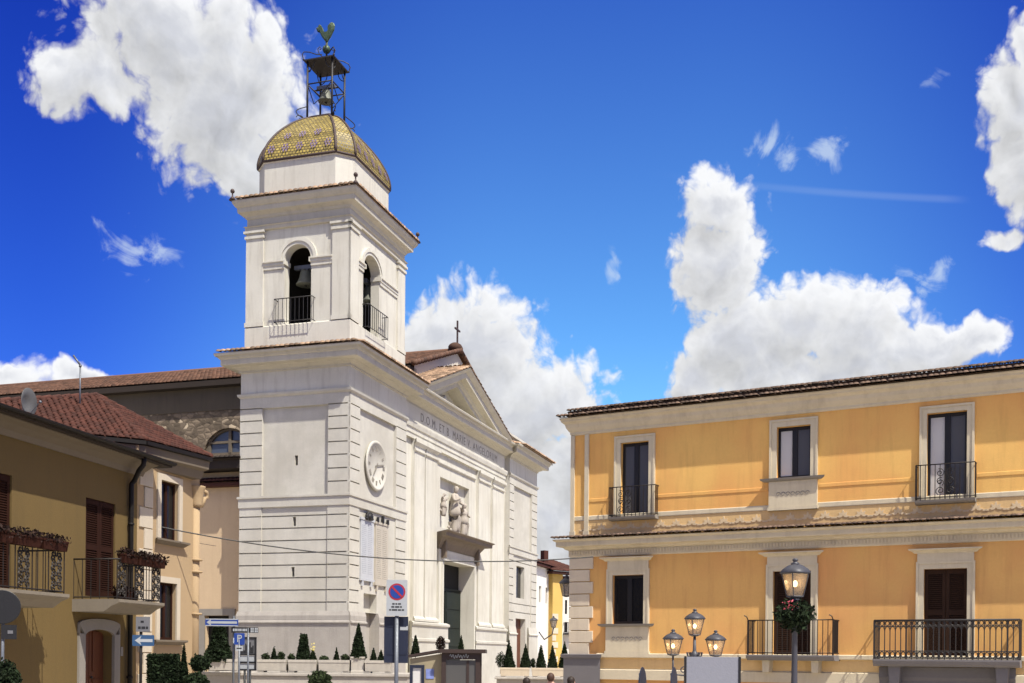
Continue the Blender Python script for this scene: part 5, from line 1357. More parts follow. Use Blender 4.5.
mb = MB(); q0, q1 = gu(138.5, 560), gu(151.5, 560); n = 13
for k in range(n):
    a, b = zH * k / n, zH * (k + 1) / n; mb.box(q0 if k % 2 else q0 + .22, q1, -.04, .01, a + .012, b - .012)
mb.build('quoins', 'surround', h2, bevel=.008)
for w_ in (V1, V2):
    mb = MB(); u0, u1, z0, z1 = w_; frame_ring(mb, u0, u1, z0, z1, .17, -.05, .02)
    mb2 = MB(); c = (u0 + u1) / 2
    mb2.box(u0, u0 + .06, .1, .16, z0, z1); mb2.box(u1 - .06, u1, .1, .16, z0, z1); mb2.box(c - .05, c + .05, .09, .16, z0, z1); mb2.box(u0, u1, .1, .16, z1 - .07, z1); mb2.box(u0, u1, .1, .16, z0, z0 + .07)
    o = mb2.build('window', 'brown_shutter', h2); mb.build('surround', 'surround', o)
    for a, b in ((u0 + .06, c - .05), (c + .05, u1 - .06)): m3 = MB(); m3.box(a, b, .125, .135, z0 + .07, z1 - .07); m3.build('pane', 'dark_glass', o)
    mb = MB(); molding(mb, u0 - .2, u1 + .2, [(.06, z0 - .14), (.14, z0 - .07), (.18, z0 - .05), (.18, z0)]); mb.build('sill', 'eave', o)
# corner half-column with rings, a scroll capital and the pipe it hides
pc = gu(195.5, 560); mb = MB(); mb.tube([(pc, .03, 0), (pc, .03, gz_(195, 506))],   .14, 12)
for py in (561, 573, 615): z = gz_(195, py); mb.lathe([(.17, z), (.19, z + .03), (.17, z + .06)], (pc, -.02, 0), 12)
z0, z1 = gz_(195, 507), gz_(195, 486); mb.lathe([(.15, z0), (.17, z0 + .08), (.17, z0 + .2), (.22, z1 - .12), (.25, z1 - .04), (.25, z1)], (pc, -.02, 0), 12); mb.tube([(pc + .2, -.05, z1 - .08), (pc + .42, -.1, z1 - .12), (pc + .46, -.1, z1 - .26), (pc + .36, -.08, z1 - .3), (pc + .22, -.05, z0 + .05)], .06, 6)
mb.build('corner_column', 'beige', h2)
# hipped roof: eave corner, near-side eave and street eave
Cc = Vector(at(146, 441, 29.3)); zE = Cc.z; Nn = at(66, 431.7, 28.35); Nn.z = zE
uE = G.uz(211, 466, .55); Ee = Vector((G.X + math.cos(G.r) * uE[0] + math.sin(G.r) * .55, G.Y + math.sin(G.r) * uE[0] - math.cos(G.r) * .55, zE))
Ap = at(97, 396.5, 33.2); Rl = at(5, 399, 33.4); Rl.z = Ap.z
inv = (Matrix.Translation((G.X, G.Y, 0)) @ Matrix.Rotation(G.r, 4, 'Z')).inverted()
n_ = (Nn - Cc).cross(Ap - Cc); o_ = Vector((0, 0, CZ)); d_ = at(-12, 403, 30) - o_; Rl = o_ + d_ * ((Cc - o_).dot(n_) / d_.dot(n_))      # the ridge ends against the roof in front
Cc, Nn, Ee, Ap, Rl = [inv @ p for p in (Cc, Nn, Ee, Ap, Rl)]
Bk = Ee + (Ap - Ee) * 2; Bk.z = zE


def roof_face(mb, pts, w=.16, l=.30):
    """tiles on the plane through eave points pts[0], pts[1] and the rest above"""
    O = pts[0]; U = (pts[1] - pts[0]).normalized(); N = U.cross(pts[2] - pts[0]).normalized(); N = N if N.z > 0 else -N; V = N.cross(U); V = V if V.z > 0 else -V
    tiled_roof(mb, O, U, V, [((p - O).dot(U), (p - O).dot(V)) for p in pts], w, l)


mb = MB(); Nn2 = Nn + (Nn - Cc) * 1.6; roof_face(mb, [Nn2, Cc, Ap, Rl]); roof_face(mb, [Cc, Ee, Ap]); mb.face([Ee, Bk, Ap])
mb.smooth = True
for a, b in ((Cc, Ap), (Ee, Ap), (Ap, Rl)):
    n = max(3, int((b - a).length / .36))
    for k in range(n): mb.tube([a.lerp(b, k / n) + Vector((0, 0, .05)), a.lerp(b, (k + 1.15) / n) + Vector((0, 0, .03))], [.085, .07], 8)
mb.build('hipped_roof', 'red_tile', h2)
mb = MB()
for a, b in ((Nn2, Cc), (Cc, Ee)):
    d_ = (b - a).normalized(); nrm = Vector((d_.y, -d_.x, 0)); 
    lo = []
    for p in (a, b): lo.append([p + nrm * o_ + Vector((0, 0, z_)) for o_, z_ in ((.06, .0), (.06, -.1), (-.02, -.12), (-.02, 0))])
    mb.loft(lo)
mb.build('gutter', 'pipe', h2)
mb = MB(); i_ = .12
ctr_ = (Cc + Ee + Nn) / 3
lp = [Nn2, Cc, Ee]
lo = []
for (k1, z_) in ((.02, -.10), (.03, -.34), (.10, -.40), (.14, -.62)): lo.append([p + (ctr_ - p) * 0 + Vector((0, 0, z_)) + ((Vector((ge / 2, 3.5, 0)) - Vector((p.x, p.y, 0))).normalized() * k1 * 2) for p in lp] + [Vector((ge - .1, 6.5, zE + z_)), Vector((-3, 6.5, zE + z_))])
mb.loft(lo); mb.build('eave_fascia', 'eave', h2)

# ------------------------------------------------------------------ low annex between that house and the tower
AX = thing('annex', 'low beige annex wall with grey doorway between the house and the bell tower', 'annex', TL.loc(), TL.r)
au = lambda px, py, off=-.9: TL.u(px, py, off)
az_ = lambda px, py, off=-.9: TL.uz(px, py, off)[1]
a0, a1 = -12.5, -WL
zt_ = az_(220, 472.5); zr_ = az_(220, 480, -.5)
du0, du1, dzt = au(205, 640), au(229.5, 640), az_(217, 615.5); 
mb = MB(); wall(mb, a0, a1 + .02, 0, zt_, [H(du0, du1, 0, dzt, .4)], y=.9); mb.face([(a0, .9, 0), (a0, 9, 0), (a0, 9, zt_), (a0, .9, zt_)]); mb.build('wall', 'beige2', AX)
mb = MB(); frame_ring(mb, du0, du1, 0, dzt, .30, .83, .92); mb.build('door_surround', 'grey_stone', AX)
mb = MB(); mb.box(du0, du1, 1.2, 1.28, 0, dzt); mb.build('door', 'dark', AX)
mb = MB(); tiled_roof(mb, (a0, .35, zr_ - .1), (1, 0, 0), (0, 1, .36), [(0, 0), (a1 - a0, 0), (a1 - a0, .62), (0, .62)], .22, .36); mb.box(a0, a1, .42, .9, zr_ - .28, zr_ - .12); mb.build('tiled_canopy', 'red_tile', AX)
ze0, ze1 = az_(220, 471, .1), az_(220, 457, .1)
mb = MB(); mb.box(a0, a1 - .02, .0, 1.2, zt_ + .01, zt_ + .5); mb.box(a0, a1 - .02, -.15, 1.2, zt_ + .5, ze1 - .1); tiled_roof(mb, (a0, -.22, ze1 - .08), (1, 0, 0), (0, 1, .2), [(0, 0), (a1 - a0, 0), (a1 - a0, 8), (0, 8)], .24, .4, rnd=.06); mb.build('upper_eave', 'dark_wood', AX)

# ------------------------------------------------------------------ houses far behind, down the street past the church
FY = 92
def far_block(name, label, px0, px1, pyt0, Y, m_, deg, depth=8):
    F = frame_at(px0, 620, Y, deg, px0); t = thing(name, label, 'house', F.loc(), F.r)
    u1 = F.u(px1, 620); z = F.uz(px0, pyt0)[1]; return F, t, u1, z


Fw, tw, u1, z1 = far_block('house', 'tall white house far down the street, right behind the church', 534, 552, 563, 92, 'far_white', 90 - 17)
mb = MB(); ws = [H(u1 * .25, u1 * .25 + .8, 6.2, 7.6, .2), H(u1 * .62, u1 * .62 + .8, 6.2, 7.6, .2)]; wall(mb, -2, u1, 0, z1, ws); mb.face([(u1, 0, 0), (u1, 8, 0), (u1, 8, z1), (u1, 0, z1)]); mb.face([(-2, 0, 0), (-2, 8, 0), (-2, 8, z1), (-2, 0, z1)]); mb.build('wall', 'far_white', tw)
for h in ws: mb = MB(); mb.box(h['u0'], h['u1'], .15, .19, h['z0'], h['z1']); mb.build('shutter', 'grey_stone', tw)
mb = MB(); tiled_roof(mb, (-2, -.5, z1 + .02), (1, 0, 0), (0, 1, .3), [(0, 0), (u1 + 2.4, 0), (u1 + 2.4, 4.5), (0, 4.5)], .3, .5); mb.box(-2, u1 + .3, -.45, .1, z1 - .15, z1); mb.build('tiled_roof', 'red_tile', tw)
mb = MB(); mb.tube([(u1 * .1, 1.5, z1 + .4), (u1 * .1, 1.5, z1 + 3.2)], .04, 5)
for k in range(3): mb.tube([(u1 * .1 - .7, 1.5, z1 + 2.2 + k * .45), (u1 * .1 + .9, 1.5, z1 + 2.2 + k * .45)], .025, 4)
mb.build('roof_aerial', 'pole', tw)
uw = u1; zw = z1
Fy, ty, u1, z1 = far_block('house', 'yellow house beyond the white one, at the end of the street', 552.5, 566, 571, 96, 'far_yellow', 90 - 17 - 32)
u1 = Fy.u(562.5, 620); ws = [H(u1 * .35, u1 * .35 + .7, 5.5, 7.4, .2)]
mb = MB(); wall(mb, 0, u1, 0, z1, []); mb.face([(u1, 0, 0), (u1, 9, 0), (u1, 9, z1), (u1, 0, z1)]); mb.face([(0, 0, 0), (0, 9, 0), (0, 9, z1), (0, 0, z1)]); mb.build('wall', 'far_yellow', ty)
mb = MB(); n = 8
for k in range(n): mb.box(-.02, .4 + .25 * (k % 2), -.05, .02, .5 + k * .62, .5 + k * .62 + .5)
mb.build('quoins', 'quoin', ty)
mb = MB(); tiled_roof(mb, (-.6, -.6, z1), (1, 0, 0), (0, 1, .3), [(0, 0), (u1 + 3, 0), (u1 + 3, 4.5), (0, 4.5)], .3, .5); mb.box(-.5, u1 + 2.5, -.5, .2, z1 - .25, z1 - .01); mb.box(.8, 1.3, 2, 2.5, z1 + .6, z1 + 2.0); mb.build('tiled_roof', 'red_tile', ty)
Fz, tz, u1, z1 = far_block('house', 'narrow pale house with dark windows at the very end of the street', 562.8, 578, 580, 97.5, 'far_white', 8)
mb = MB(); ws = [H(Fz.u(565, 600), Fz.u(567.2, 600), Fz.uz(566, 614)[1], Fz.uz(566, 600)[1], .2), H(Fz.u(564.6, 630), Fz.u(567.5, 630), Fz.uz(566, 632)[1], Fz.uz(566, 622)[1], .2)]
wall(mb, 0, u1, 0, z1, ws); mb.build('wall', 'far_white', tz)
for h in ws: mb = MB(); mb.box(h['u0'], h['u1'], .15, .19, h['z0'], h['z1']); mb.build('window', 'dark_glass', tz)
mb = MB(); mb.box(-.3, u1 + 1, -.7, 6, z1, z1 + .3); mb.build('roof', 'red_tile', tz)
mb = MB(); zz = Fz.uz(566, 633)[1]; mb.box(.05, u1, -.7, 0, zz - .15, zz); bar_railing(mb, .1, u1, zz, zz + .9, -.65, 9, 2, .02); mb.build('balcony', 'iron', tz)

# ------------------------------------------------------------------ street furniture


def spot(px, Y):
    x, _ = ray(px, 655); return Vector((x * Y, Y, 0))


def zat(py, Y, px=512): return CZ + ray(px, py)[1] * Y


def pole_mb(h, r=.03, z0=0): mb = MB(); mb.tube([(0, 0, z0), (0, 0, h)], r, 10); mb.lathe([(r * 1.15, h), (r * 1.1, h + .02), (r * .2, h + .03)], (0, 0, 0), 10); return mb


def arrow_left(mb, x0, x1, zc_, t, y):
    mb.loft([[(x0, yy, zc_), (x0 + t * 1.7, yy, zc_ + t * 1.25), (x0 + t * 1.35, yy, zc_ + t * .4), (x1, yy, zc_ + t * .4), (x1, yy, zc_ - t * .4), (x0 + t * 1.35, yy, zc_ - t * .4), (x0 + t * 1.7, yy, zc_ - t * 1.25)] for yy in (y, y - .003)])


def rrect(w, h, r, n=4):
    out = []
    for cx_, cz_, a0 in ((w - r, h - r, 0), (-w + r, h - r, 90), (-w + r, -h + r, 180), (w - r, -h + r, 270)):
        for k in range(n + 1): a = R(a0 + 90 * k / n); out.append((cx_ + r * math.cos(a), cz_ + r * math.sin(a)))
    return out


def plate(mb, w, h, zc_, y0, y1, r=.03, xc=0): mb.loft([[(xc + x, y, zc_ + z) for x, z in rrect(w / 2, h / 2, r)] for y in (y0, y1)])


# no-parking sign with a dark board, seen from its back, on the same pole
Y = 18.3; p = spot(396.5, Y); T = thing('no_parking_sign', 'no parking sign with red and blue disc on a grey pole before the tower', 'road sign', p, R(4))
zt = zat(580, Y, 397); zbm = zat(616, Y, 397)
pole_mb(zbm + .05, .035).build('pole', 'pole', T)
mb = MB(); plate(mb, .345, zt - zbm, (zt + zbm) / 2, -.055, -.045, .02); pn = mb.build('sign_panel', 'sign_white', T)
cz_ = zt - .20
for (r0, m_, y_) in ((.140, 'sign_red', -.058), (.112, 'sign_blue', -.061)):
    mb = MB(); mb.loft([[(r0 * math.cos(a), yy, cz_ + r0 * math.sin(a)) for a in [k * math.tau / 28 for k in range(28)]] for yy in (y_ + .003, y_)]); mb.build('red_ring' if m_ == 'sign_red' else 'blue_disc', m_, pn)
mb = MB(); d = Vector((1, 0, -1)).normalized(); s_ = Vector((1, 0, 1)).normalized()
c = Vector((0, 0, cz_)); mb.loft([[c - d * .118 + s_ * o_ + Vector((0, yy, 0)) for o_, yy in ((.016, -.0615), (-.016, -.0615), (-.016, -.064), (.016, -.064))], [c + d * .118 + s_ * o_ + Vector((0, yy, 0)) for o_, yy in ((.016, -.0615), (-.016, -.0615), (-.016, -.064), (.016, -.064))]]); mb.build('red_bar', 'sign_red', pn)
mb = MB(); zz = zt - .40
for row in ((.04, .03, .05), (.05, .07, .03), (.03, .09, .05, .04)):
    x = -sum(row) / 2 - .01 * len(row) / 2
    for w_ in row: mb.box(x, x + w_, -.058, -.055, zz - .012, zz + .012); x += w_ + .012
    zz -= .05
mb.build('small_print', 'ink', pn)
mb = MB(); z0, z1 = zat(663, Y, 395), zat(616.5, Y, 395); plate(mb, .40, z1 - z0, (z0 + z1) / 2, .04, .052, .01, -.01); bd = mb.build('dark_board', 'sign_navy', T)
for k in (.2, .8): mb = MB(); z = z0 + (z1 - z0) * k; mb.box(-.16, .16, .032, .040, z - .015, z + .015); mb.build('clamp', 'sign_navy', bd)
mb = MB(); z = zat(628, Y, 395); mb.box(.055, .185, .034, .039, z - .035, z + .035); mb.build('sticker', 'sign_white', bd)
z = zat(593, Y, 395)

# tall street lamp with hanging flowers, right of the middle
Y = 20.5; p = spot(794.5, Y); T = thing('street_lamp', 'tall grey street lamp with a lit lantern above a ring of flowers', 'street lamp', p)
zl0, zl1 = zat(599, Y, 795), zat(558, Y, 795)
mb = MB(); mb.lathe([(.16, 0), (.16, .25), (.11, .3), (.09, .8), (.065, .9), (.055, 1.5), (.05, zl0 - .25), (.07, zl0 - .22), (.07, zl0 - .17), (.045, zl0 - .14), (.045, zl0 - .04), (.10, zl0)], (0, 0, 0), 14); mb.build('pole', 'lamp_iron', T)
L_ = bpy.data.objects.new('lantern', None); COL.objects.link(L_); L_.parent = T; L_.location = (0, 0, zl0); L_.empty_display_size = .2
lantern(L_, .40, zl1 - zl0)
F = thing('flower_basket', 'ring of dark foliage with pink flowers hung round the tall street lamp', 'flower basket', (p.x, p.y, zat(613, Y, 795)))
mb = MB(); leaves(mb, [(q[0], q[1], q[2]) for q in ball_pts(1100, .36, .28, -.02)], .05); leaves(mb, [(q[0], q[1], q[2]) for q in ball_pts(250, .16, .28, -.12)], .045); mb.build('foliage', 'leaf', F)
mb = MB(); leaves(mb, [(q[0] - .12, q[1] - .2, q[2] + .10) for q in ball_pts(30, .18, .10, .03)], .026); mb.build('pink_flowers', 'pink', F)

# three-armed lamp standard
Y = 24.5; p = spot(694.5, Y); T = thing('street_lamp', 'three-armed street lamp with lit lanterns standing behind the blank grey board', 'street lamp', p)
m_ = Y / F_PX; zc0 = zat(636.5, Y, 694)
mb = MB(); zb_ = zat(655, Y, 694)
mb.lathe([(.14, 0), (.14, .3), (.07, .4), (.05, zb_ - .3), (.08, zb_ - .25), (.10, zb_ - .05), (.12, zb_), (.06, zb_ + .06), (.04, zb_ + .1), (.03, zc0)], (0, 0, 0), 12)
for k in range(6): a = k * math.tau / 6; mb.tube([(.05 * math.cos(a), .05 * math.sin(a), zb_ - .08), (.15 * math.cos(a), .15 * math.sin(a), zb_ - .02), (.16 * math.cos(a), .16 * math.sin(a), zb_ + .06)], [.02, .018, .03], 5)
mb.build('pole', 'lamp_iron', T)
for (px, py) in ((673, 656), (715.5, 657)):
    x = (px - 694.5) * m_; z = zat(py, Y, px); mb = MB(); mb.tube([(0, 0, zb_ - .32), (x * .45, 0, zb_ - .46), (x * .85, 0, zb_ - .44), (x, 0, zb_ - .30), (x, 0, z)], .022, 6); mb.tube(scroll((x * .5, zb_ - .34), .09, 1.3, 1, n=10), .014, 5); mb.build('arm', 'lamp_iron', T)
    e = bpy.data.objects.new('lantern', None); COL.objects.link(e); e.parent = T; e.location = (x, 0, z); e.empty_display_size = .2; lantern(e, .34, .60)
e = bpy.data.objects.new('lantern', None); COL.objects.link(e); e.parent = T; e.location = (0, 0, zc0); e.empty_display_size = .2; lantern(e, .34, .62)

# blank grey board on two posts
Y = 20.0; p = spot(712.5, Y); T = thing('notice_board', 'blank grey notice board seen from behind, below the three-armed lamp', 'notice board', p, R(-2))
mb = MB(); w = 54 * Y / F_PX; z1 = zat(657, Y, 712); mb.box(-w / 2, w / 2, -.015, .015, .75, z1); bd = mb.build('board', 'board', T, bevel=.004)
mb = MB()
for s in (-1, 1): mb.box(s * w / 2 - .02, s * w / 2 + .02, -.03, .03, 0, z1 + .01)
mb.build('frame', 'sign_black', T)
for (px, py, lb, tilt) in ((641, 667, 'dark round sign seen nearly edge-on, left of the blank grey board', 0), (672.5, 667, 'leaning dark round sign seen edge-on against the blank grey board', 6)):
    Y = 17.0; p = spot(px, Y); T = thing('round_sign', lb, 'road sign', p, R(72), 'edge-on round signs'); zt = zat(py, Y, px); r_ = .30
    mb = MB(); mb.T = Matrix.Rotation(R(tilt), 4, 'Y') if False else None
    mb.loft([[(rr * math.cos(a), yy, zt - r_ + rr * math.sin(a)) for a in [k * math.tau / 28 for k in range(28)]] for rr, yy in ((r_ * .97, -.035), (r_, -.03), (r_, -.02), (r_ * .97, -.018))]); mb.build('disc', 'sign_navy', T)
    pole_mb(zt - .12, .03).build('pole', 'pole', T)

# round sign from behind at the left edge, with a small plate
Y = 20.0; p = spot(2.5, Y); T = thing('round_sign', 'dark back of a round sign over a small plate at the left edge', 'road sign', p, R(16))
zt = zat(590, Y, 2); r_ = .31
mb = MB(); mb.loft([[(rr * math.cos(a), yy, zt - r_ + rr * math.sin(a)) for a in [k * math.tau / 32 for k in range(32)]] for rr, yy in ((r_ * .97, -.05), (r_, -.045), (r_, -.035), (r_ * .97, -.033))]); mb.build('disc', 'sign_black', T)
mb = MB(); zz = zat(632, Y, 4); mb.box(-.02, .24, -.05, -.038, zz - .13, zz + .13); pp = mb.build('plate', 'sign_black', T)
mb = MB(); mb.box(.09, .18, -.055, -.051, zz - .03, zz + .03); mb.build('sticker', 'sign_grey', pp)
pole_mb(zt - .05, .03).build('pole', 'pole', T)

# faded blue arrow sign with a grey plate over it, by the quoins of the beige house
Y = 22.0; k_ = Y / F_PX; p = spot(140.8, Y); T = thing('direction_sign', 'faded blue left arrow sign with a grey plate above it', 'road sign', p, R(10))
zt = zat(619, Y, 140); pole_mb(zt - .03, .03).build('pole', 'pipe', T)
mb = MB(); mb.box(-4.6 * k_, 8.9 * k_, -.05, -.036, zat(635, Y), zat(620, Y)); g_ = mb.build('grey_plate', 'sign_grey', T)
mb = MB(); zz = zat(625, Y); mb.box(-.0 * k_, 3.0 * k_, -.054, -.05, zz - .02, zz + .02)
x = -2.4 * k_; zz = zat(631, Y)
for w_ in (.05, .07, .04): mb.box(x, x + w_, -.054, -.05, zz - .025, zz + .025); x += w_ + .015
mb.build('small_print', 'sign_black', g_)
mb = MB(); plate(mb, 21 * k_, 11 * k_, zat(640.5, Y, 140), -.05, -.036, .02, 2.6 * k_); b_ = mb.build('arrow_plate', 'sign_pale_blue', T)
mb = MB(); arrow_left(mb, -5.5 * k_, 11.5 * k_, zat(640.5, Y, 140), .075, -.051); mb.build('white_arrow', 'sign_white', b_)

# blue arrow sign in front of the annex doorway
Y = 27.0; k_ = Y / F_PX; p = spot(233.5, Y); T = thing('direction_sign', 'bright blue sign with white left arrow on the pole of the parking sign', 'road sign', p, R(3))
zt = zat(617, Y, 222); mb = MB(); plate(mb, 32.5 * k_, 7.4 * k_, zat(622.5, Y, 222), -.05, -.036, .02, -11.5 * k_); b_ = mb.build('arrow_plate', 'sign_blue', T)
mb = MB(); arrow_left(mb, -26.5 * k_, 3.5 * k_, zat(622.5, Y, 222), .072, -.051); mb.build('white_arrow', 'sign_white', b_)
mb = MB()
for s in (1, -1): mb.box(-27.4 * k_, 4.4 * k_, -.052, -.050, zat(622.5, Y, 222) + s * 3.2 * k_ - .012, zat(622.5, Y, 222) + s * 3.2 * k_ + .012)
mb.build('white_edge', 'sign_white', b_)
pole_mb(zt, .028).build('pole', 'pole', T)
T2 = thing('parking_sign', 'small blue parking sign with a letter P over a white plate', 'road sign', (p.x, p.y - .12, 0), R(3))
mb = MB(); zz = zat(639, Y, 240); plate(mb, 10.4 * k_, 11.6 * k_, zz, -.05, -.036, .02, 7.2 * k_); b_ = mb.build('blue_panel', 'sign_blue', T2)
text_mesh('P', .26, 'letter', 'sign_white', b_, (7.2 * k_, -.053, zz))
mb = MB(); mb.box(3.5 * k_, 10.8 * k_, -.05, -.038, zat(651, Y, 240), zat(645.8, Y, 240)); pp = mb.build('white_plate', 'sign_white', T2)
mb = MB(); mb.box(4.6 * k_, 9.6 * k_, -.053, -.05, zat(649, Y, 240), zat(647.8, Y, 240)); mb.build('small_print', 'ink', pp)
mb = MB(); mb.tube([(7 * k_, -.03, 0), (7 * k_, -.03, zz + .1)], .024, 8); mb.build('pole', 'pole', T2)
T3 = thing('street_sign', 'narrow black sign with white lettering and two white squares above the parking sign', 'sign', (p.x, p.y - .04, 0), R(3))
mb = MB(); mb.box(-1.6 * k_, 25 * k_, -.05, -.038, zat(632.8, Y, 240), zat(627.2, Y, 240)); b_ = mb.build('black_panel', 'sign_black', T3)
mb = MB(); x = 0.1 * k_; zz = zat(630, Y, 240)
for w_ in (.05, .07, .04, .06, .03, .07, .05): mb.box(x, x + w_ * .72, -.053, -.05, zz - .03, zz + .03); x += w_ * .72 + .012
mb.build('small_print', 'sign_white', b_)
mb = MB()
for a in (17.5, 21.5):
    for (i, j) in ((0, 0), (1, 1), (0, 1), (1, 0)): mb.box((a + i * 1.7) * k_, (a + i * 1.7 + 1.3) * k_, -.053, -.05, zz - .055 + j * .06, zz - .005 + j * .06)
mb.build('white_squares', 'sign_white', b_)
mb = MB(); mb.tube([(15 * k_, -.03, 0), (15 * k_, -.03, zz + .05)], .024, 8); mb.build('pole', 'pole', T3)
# black-framed town information board
Y = 28.0; k_ = Y / F_PX; p = spot(247.5, Y); T = thing('information_board', 'black framed information board with a town map on two posts', 'notice board', p, R(2))
z1, z0 = zat(637, Y, 247), zat(670.5, Y, 247); w = 17.6 * k_ / 2
mb = MB(); mb.box(-w, w, -.03, .03, z0, z0 + .04); mb.box(-w, w, -.03, .03, z1 - .04, z1); mb.box(-w, -w + .04, -.03, .03, z0, z1); mb.box(w - .04, w, -.03, .03, z0, z1); za, zb_ = zat(654.5, Y, 247), zat(662.5, Y, 247)
mb.box(-w, w, -.03, .03, za - .02, za + .02); mb.box(-w, w, -.03, .03, zb_ - .025, zb_ + .025)
for s in (-.3, .3): mb.tube([(s * w * 1, 0, 0), (s * w, 0, z0)], .03, 8)
mb.build('frame', 'sign_black', T)
for (a, b, m_) in ((za, z1, 'sign_grey'), (zb_, za, 'sign_white'), (z0, zb_, 'sign_white')):
    mb = MB(); mb.box(-w + .04, w - .04, -.01, .01, a + .02, b - .03); q_ = mb.build('panel', m_, T)
    if m_ == 'sign_grey':
        mb = MB(); x = -w + .06
        while x < w - .08: hh = random.uniform(.06, .3); mb.box(x, x + .03, -.014, -.01, a + .03, a + .03 + hh); x += .036
        mb.build('printed_skyline', 'sign_black', q_)

# kiosk
Y = 29.0; k_ = Y / F_PX; p = spot(441.5, Y); T = thing('kiosk', 'small cream and dark wood kiosk with flat roof and glazed front', 'kiosk', p, R(0))
z1 = zat(650, Y, 460); zr_ = z1
mb = MB(); w = 38 * k_
for (x, y) in ((0, 0), (w - .1, 0), (0, 1.4), (w - .1, 1.4)): mb.box(x, x + .12, y, y + .12, 0, zr_ - .08)
mb.box(.12, w - .1, .0, .08, zat(659.5, Y, 460), zat(653, Y, 460)); mb.box(.12, w - .1, .02, .1, .5, .58)
mb.box(25 * k_, 25 * k_ + .07, .02, .08, .5, zat(660, Y, 460)); mb.build('frame', 'kiosk_wood', T)
mb = MB(); mb.box(-.05, w + .16, -.12, 1.7, zr_ - .08, zr_ + .02); mb.loft([[(x, y, z) for x, z in ((-36 * k_, zr_ - .22), (0, zr_ - .05), (0, zr_ + .02), (-36 * k_, zr_ - .15))] for y in (.1, 1.6)]); mb.build('roof', 'kiosk_wood', T)
mb = MB(); mb.box(.12, w - .1, .04, .06, .55, zat(660, Y, 460)); mb.build('glass_front', 'glass', T)
mb = MB(); mb.loft([[(x, y, z) for x, z in ((-32 * k_, 0), (0, 0), (0, zr_ - .1), (-32 * k_, zr_ - .24))] for y in (.2, 1.5)]); cw = mb.build('side_wall', 'kiosk_wall', T)
mb = MB(); x0_, x1_ = (405.6 - 441.5) * k_ + .1, (424 - 441.5) * k_; zt_ = zat(665, Y, 415)
frame_ring(mb, x0_ + .08, x1_ - .08, .5, zt_ - .08, .08, .13, .2, True); fr_ = mb.build('window_frame', 'sign_navy', cw)
mb = MB(); mb.box(x0_ + .08, x1_ - .08, .17, .195, .5, zt_ - .08); mb.build('pane', 'curtain_glass', fr_)
mb = MB(); mb.box((425.5 - 441.5) * k_, (433.5 - 441.5) * k_, .185, .2, zat(679, Y, 430), zat(669, Y, 430)); mb.build('poster', 'poster', cw)
mb = MB(); zz = zat(656.3, Y, 460); pts = []
for k in range(60): t = k / 59; pts.append((.22 + t * (w - .5), -.008, zz + .045 * math.sin(t * 46) + .02 * math.sin(t * 17)))
mb.tube(pts, .008, 4); mb.build('shop_lettering', 'sign_white', T)

# wires: one cable across the square
mb = MB(); a, b, c_ = at(152, 525, 30.5), at(300, 544, 40), at(590, 556.5, 34.4); P0 = at(152, 525.2, 30.5); P1 = Vector(at(593, 556.8, 34.6)); pts = []
for k in range(49):
    t = k / 48; q = P0.lerp(P1, t); q.z -= 1.15 * 4 * t * (1 - t) * .42; pts.append(q)
mb.tube(pts, .019, 5); tag(mb.build('overhead_cable', 'iron'), 'thin dark cable slung across the square in front of the church', 'cable')
mb = MB(); P0 = at(152, 525.2, 30.5); P1 = at(216, 546, 33.5); mb.tube([P0.lerp(P1, k / 8) - Vector((0, 0, .1 * math.sin(k / 8 * math.pi))) for k in range(9)], .007, 4); tag(mb.build('overhead_cable', 'iron'), 'short thin wire sloping from the beige house window to the annex', 'cable')

# aerial and satellite dish on the left roofs
q = at(80, 398, 31.5); T = thing('television_aerial', 'thin television aerial mast on the red roof of the left houses', 'aerial', q)
hh = at(80, 366, 31.5).z - q.z
mb = MB(); mb.tube([(0, 0, -.4), (0, 0, hh)], .022, 6); mb.tube([(.02, 0, hh), (-.20, 0, hh + .30)], .03, 6); mb.ball((0, 0, hh), .045, 6); mb.build('mast', 'pole', T)
q = at(27, 416, 24.5); T = thing('satellite_dish', 'grey satellite dish standing on the eave of the olive-yellow house', 'satellite dish', q, R(78))
mb = MB(); zz = .30; mb.smooth = True; r_ = .31
for (o_) in (0,): mb.loft([[(rr * .9 * math.cos(a), yy, zz + rr * math.sin(a) - yy * .25) for a in [k * math.tau / 24 for k in range(24)]] for rr, yy in ((.02, .06), (r_ * .5, .035), (r_, -.05), (r_ * .98, -.06), (r_ * .5, .022), (.02, .045))]); mb.build('dish', 'dish', T)
mb = MB(); mb.tube([(0, .1, -.3), (0, .1, zz)], .02, 6); mb.tube([(0, -.02, zz - r_), (0, -.32, zz)], .01, 5); mb.ball((0, -.33, zz), .035, 6); mb.build('bracket', 'pole', T)

# lanterns on brackets down the side street
q = at(566.5, 597, 35.9); T = thing('wall_lantern', 'dark wall lantern at the left corner of the palazzo', 'wall lantern', q)
e = bpy.data.objects.new('lantern', None); COL.objects.link(e); e.parent = T; lantern(e, .38, .72, lit=False)
mb = MB(); mb.tube([(0, 0, .70), (.02, .05, .80), (.28, .12, .82), (.48, .2, .62)], .02, 6); mb.tube(scroll((.2, .68), .1, 1.3, n=10), .013, 5); mb.build('bracket', 'lamp_iron', T)
q = at(553.5, 628, 86); T = thing('wall_lantern', 'small far wall lantern on a curved bracket on the white house', 'wall lantern', q)
e = bpy.data.objects.new('lantern', None); COL.objects.link(e); e.parent = T; lantern(e, .5, .95, lit=False)
mb = MB(); mb.tube([(0, 0, 0), (-.1, 0, -.5), (-.7, .5, -.9), (-1.1, 1.2, -.3)], .05, 6); mb.build('bracket', 'lamp_iron', T)

# ------------------------------------------------------------------ planters and clipped shrubs
GRP = 'clipped cones and bushes in the planters'


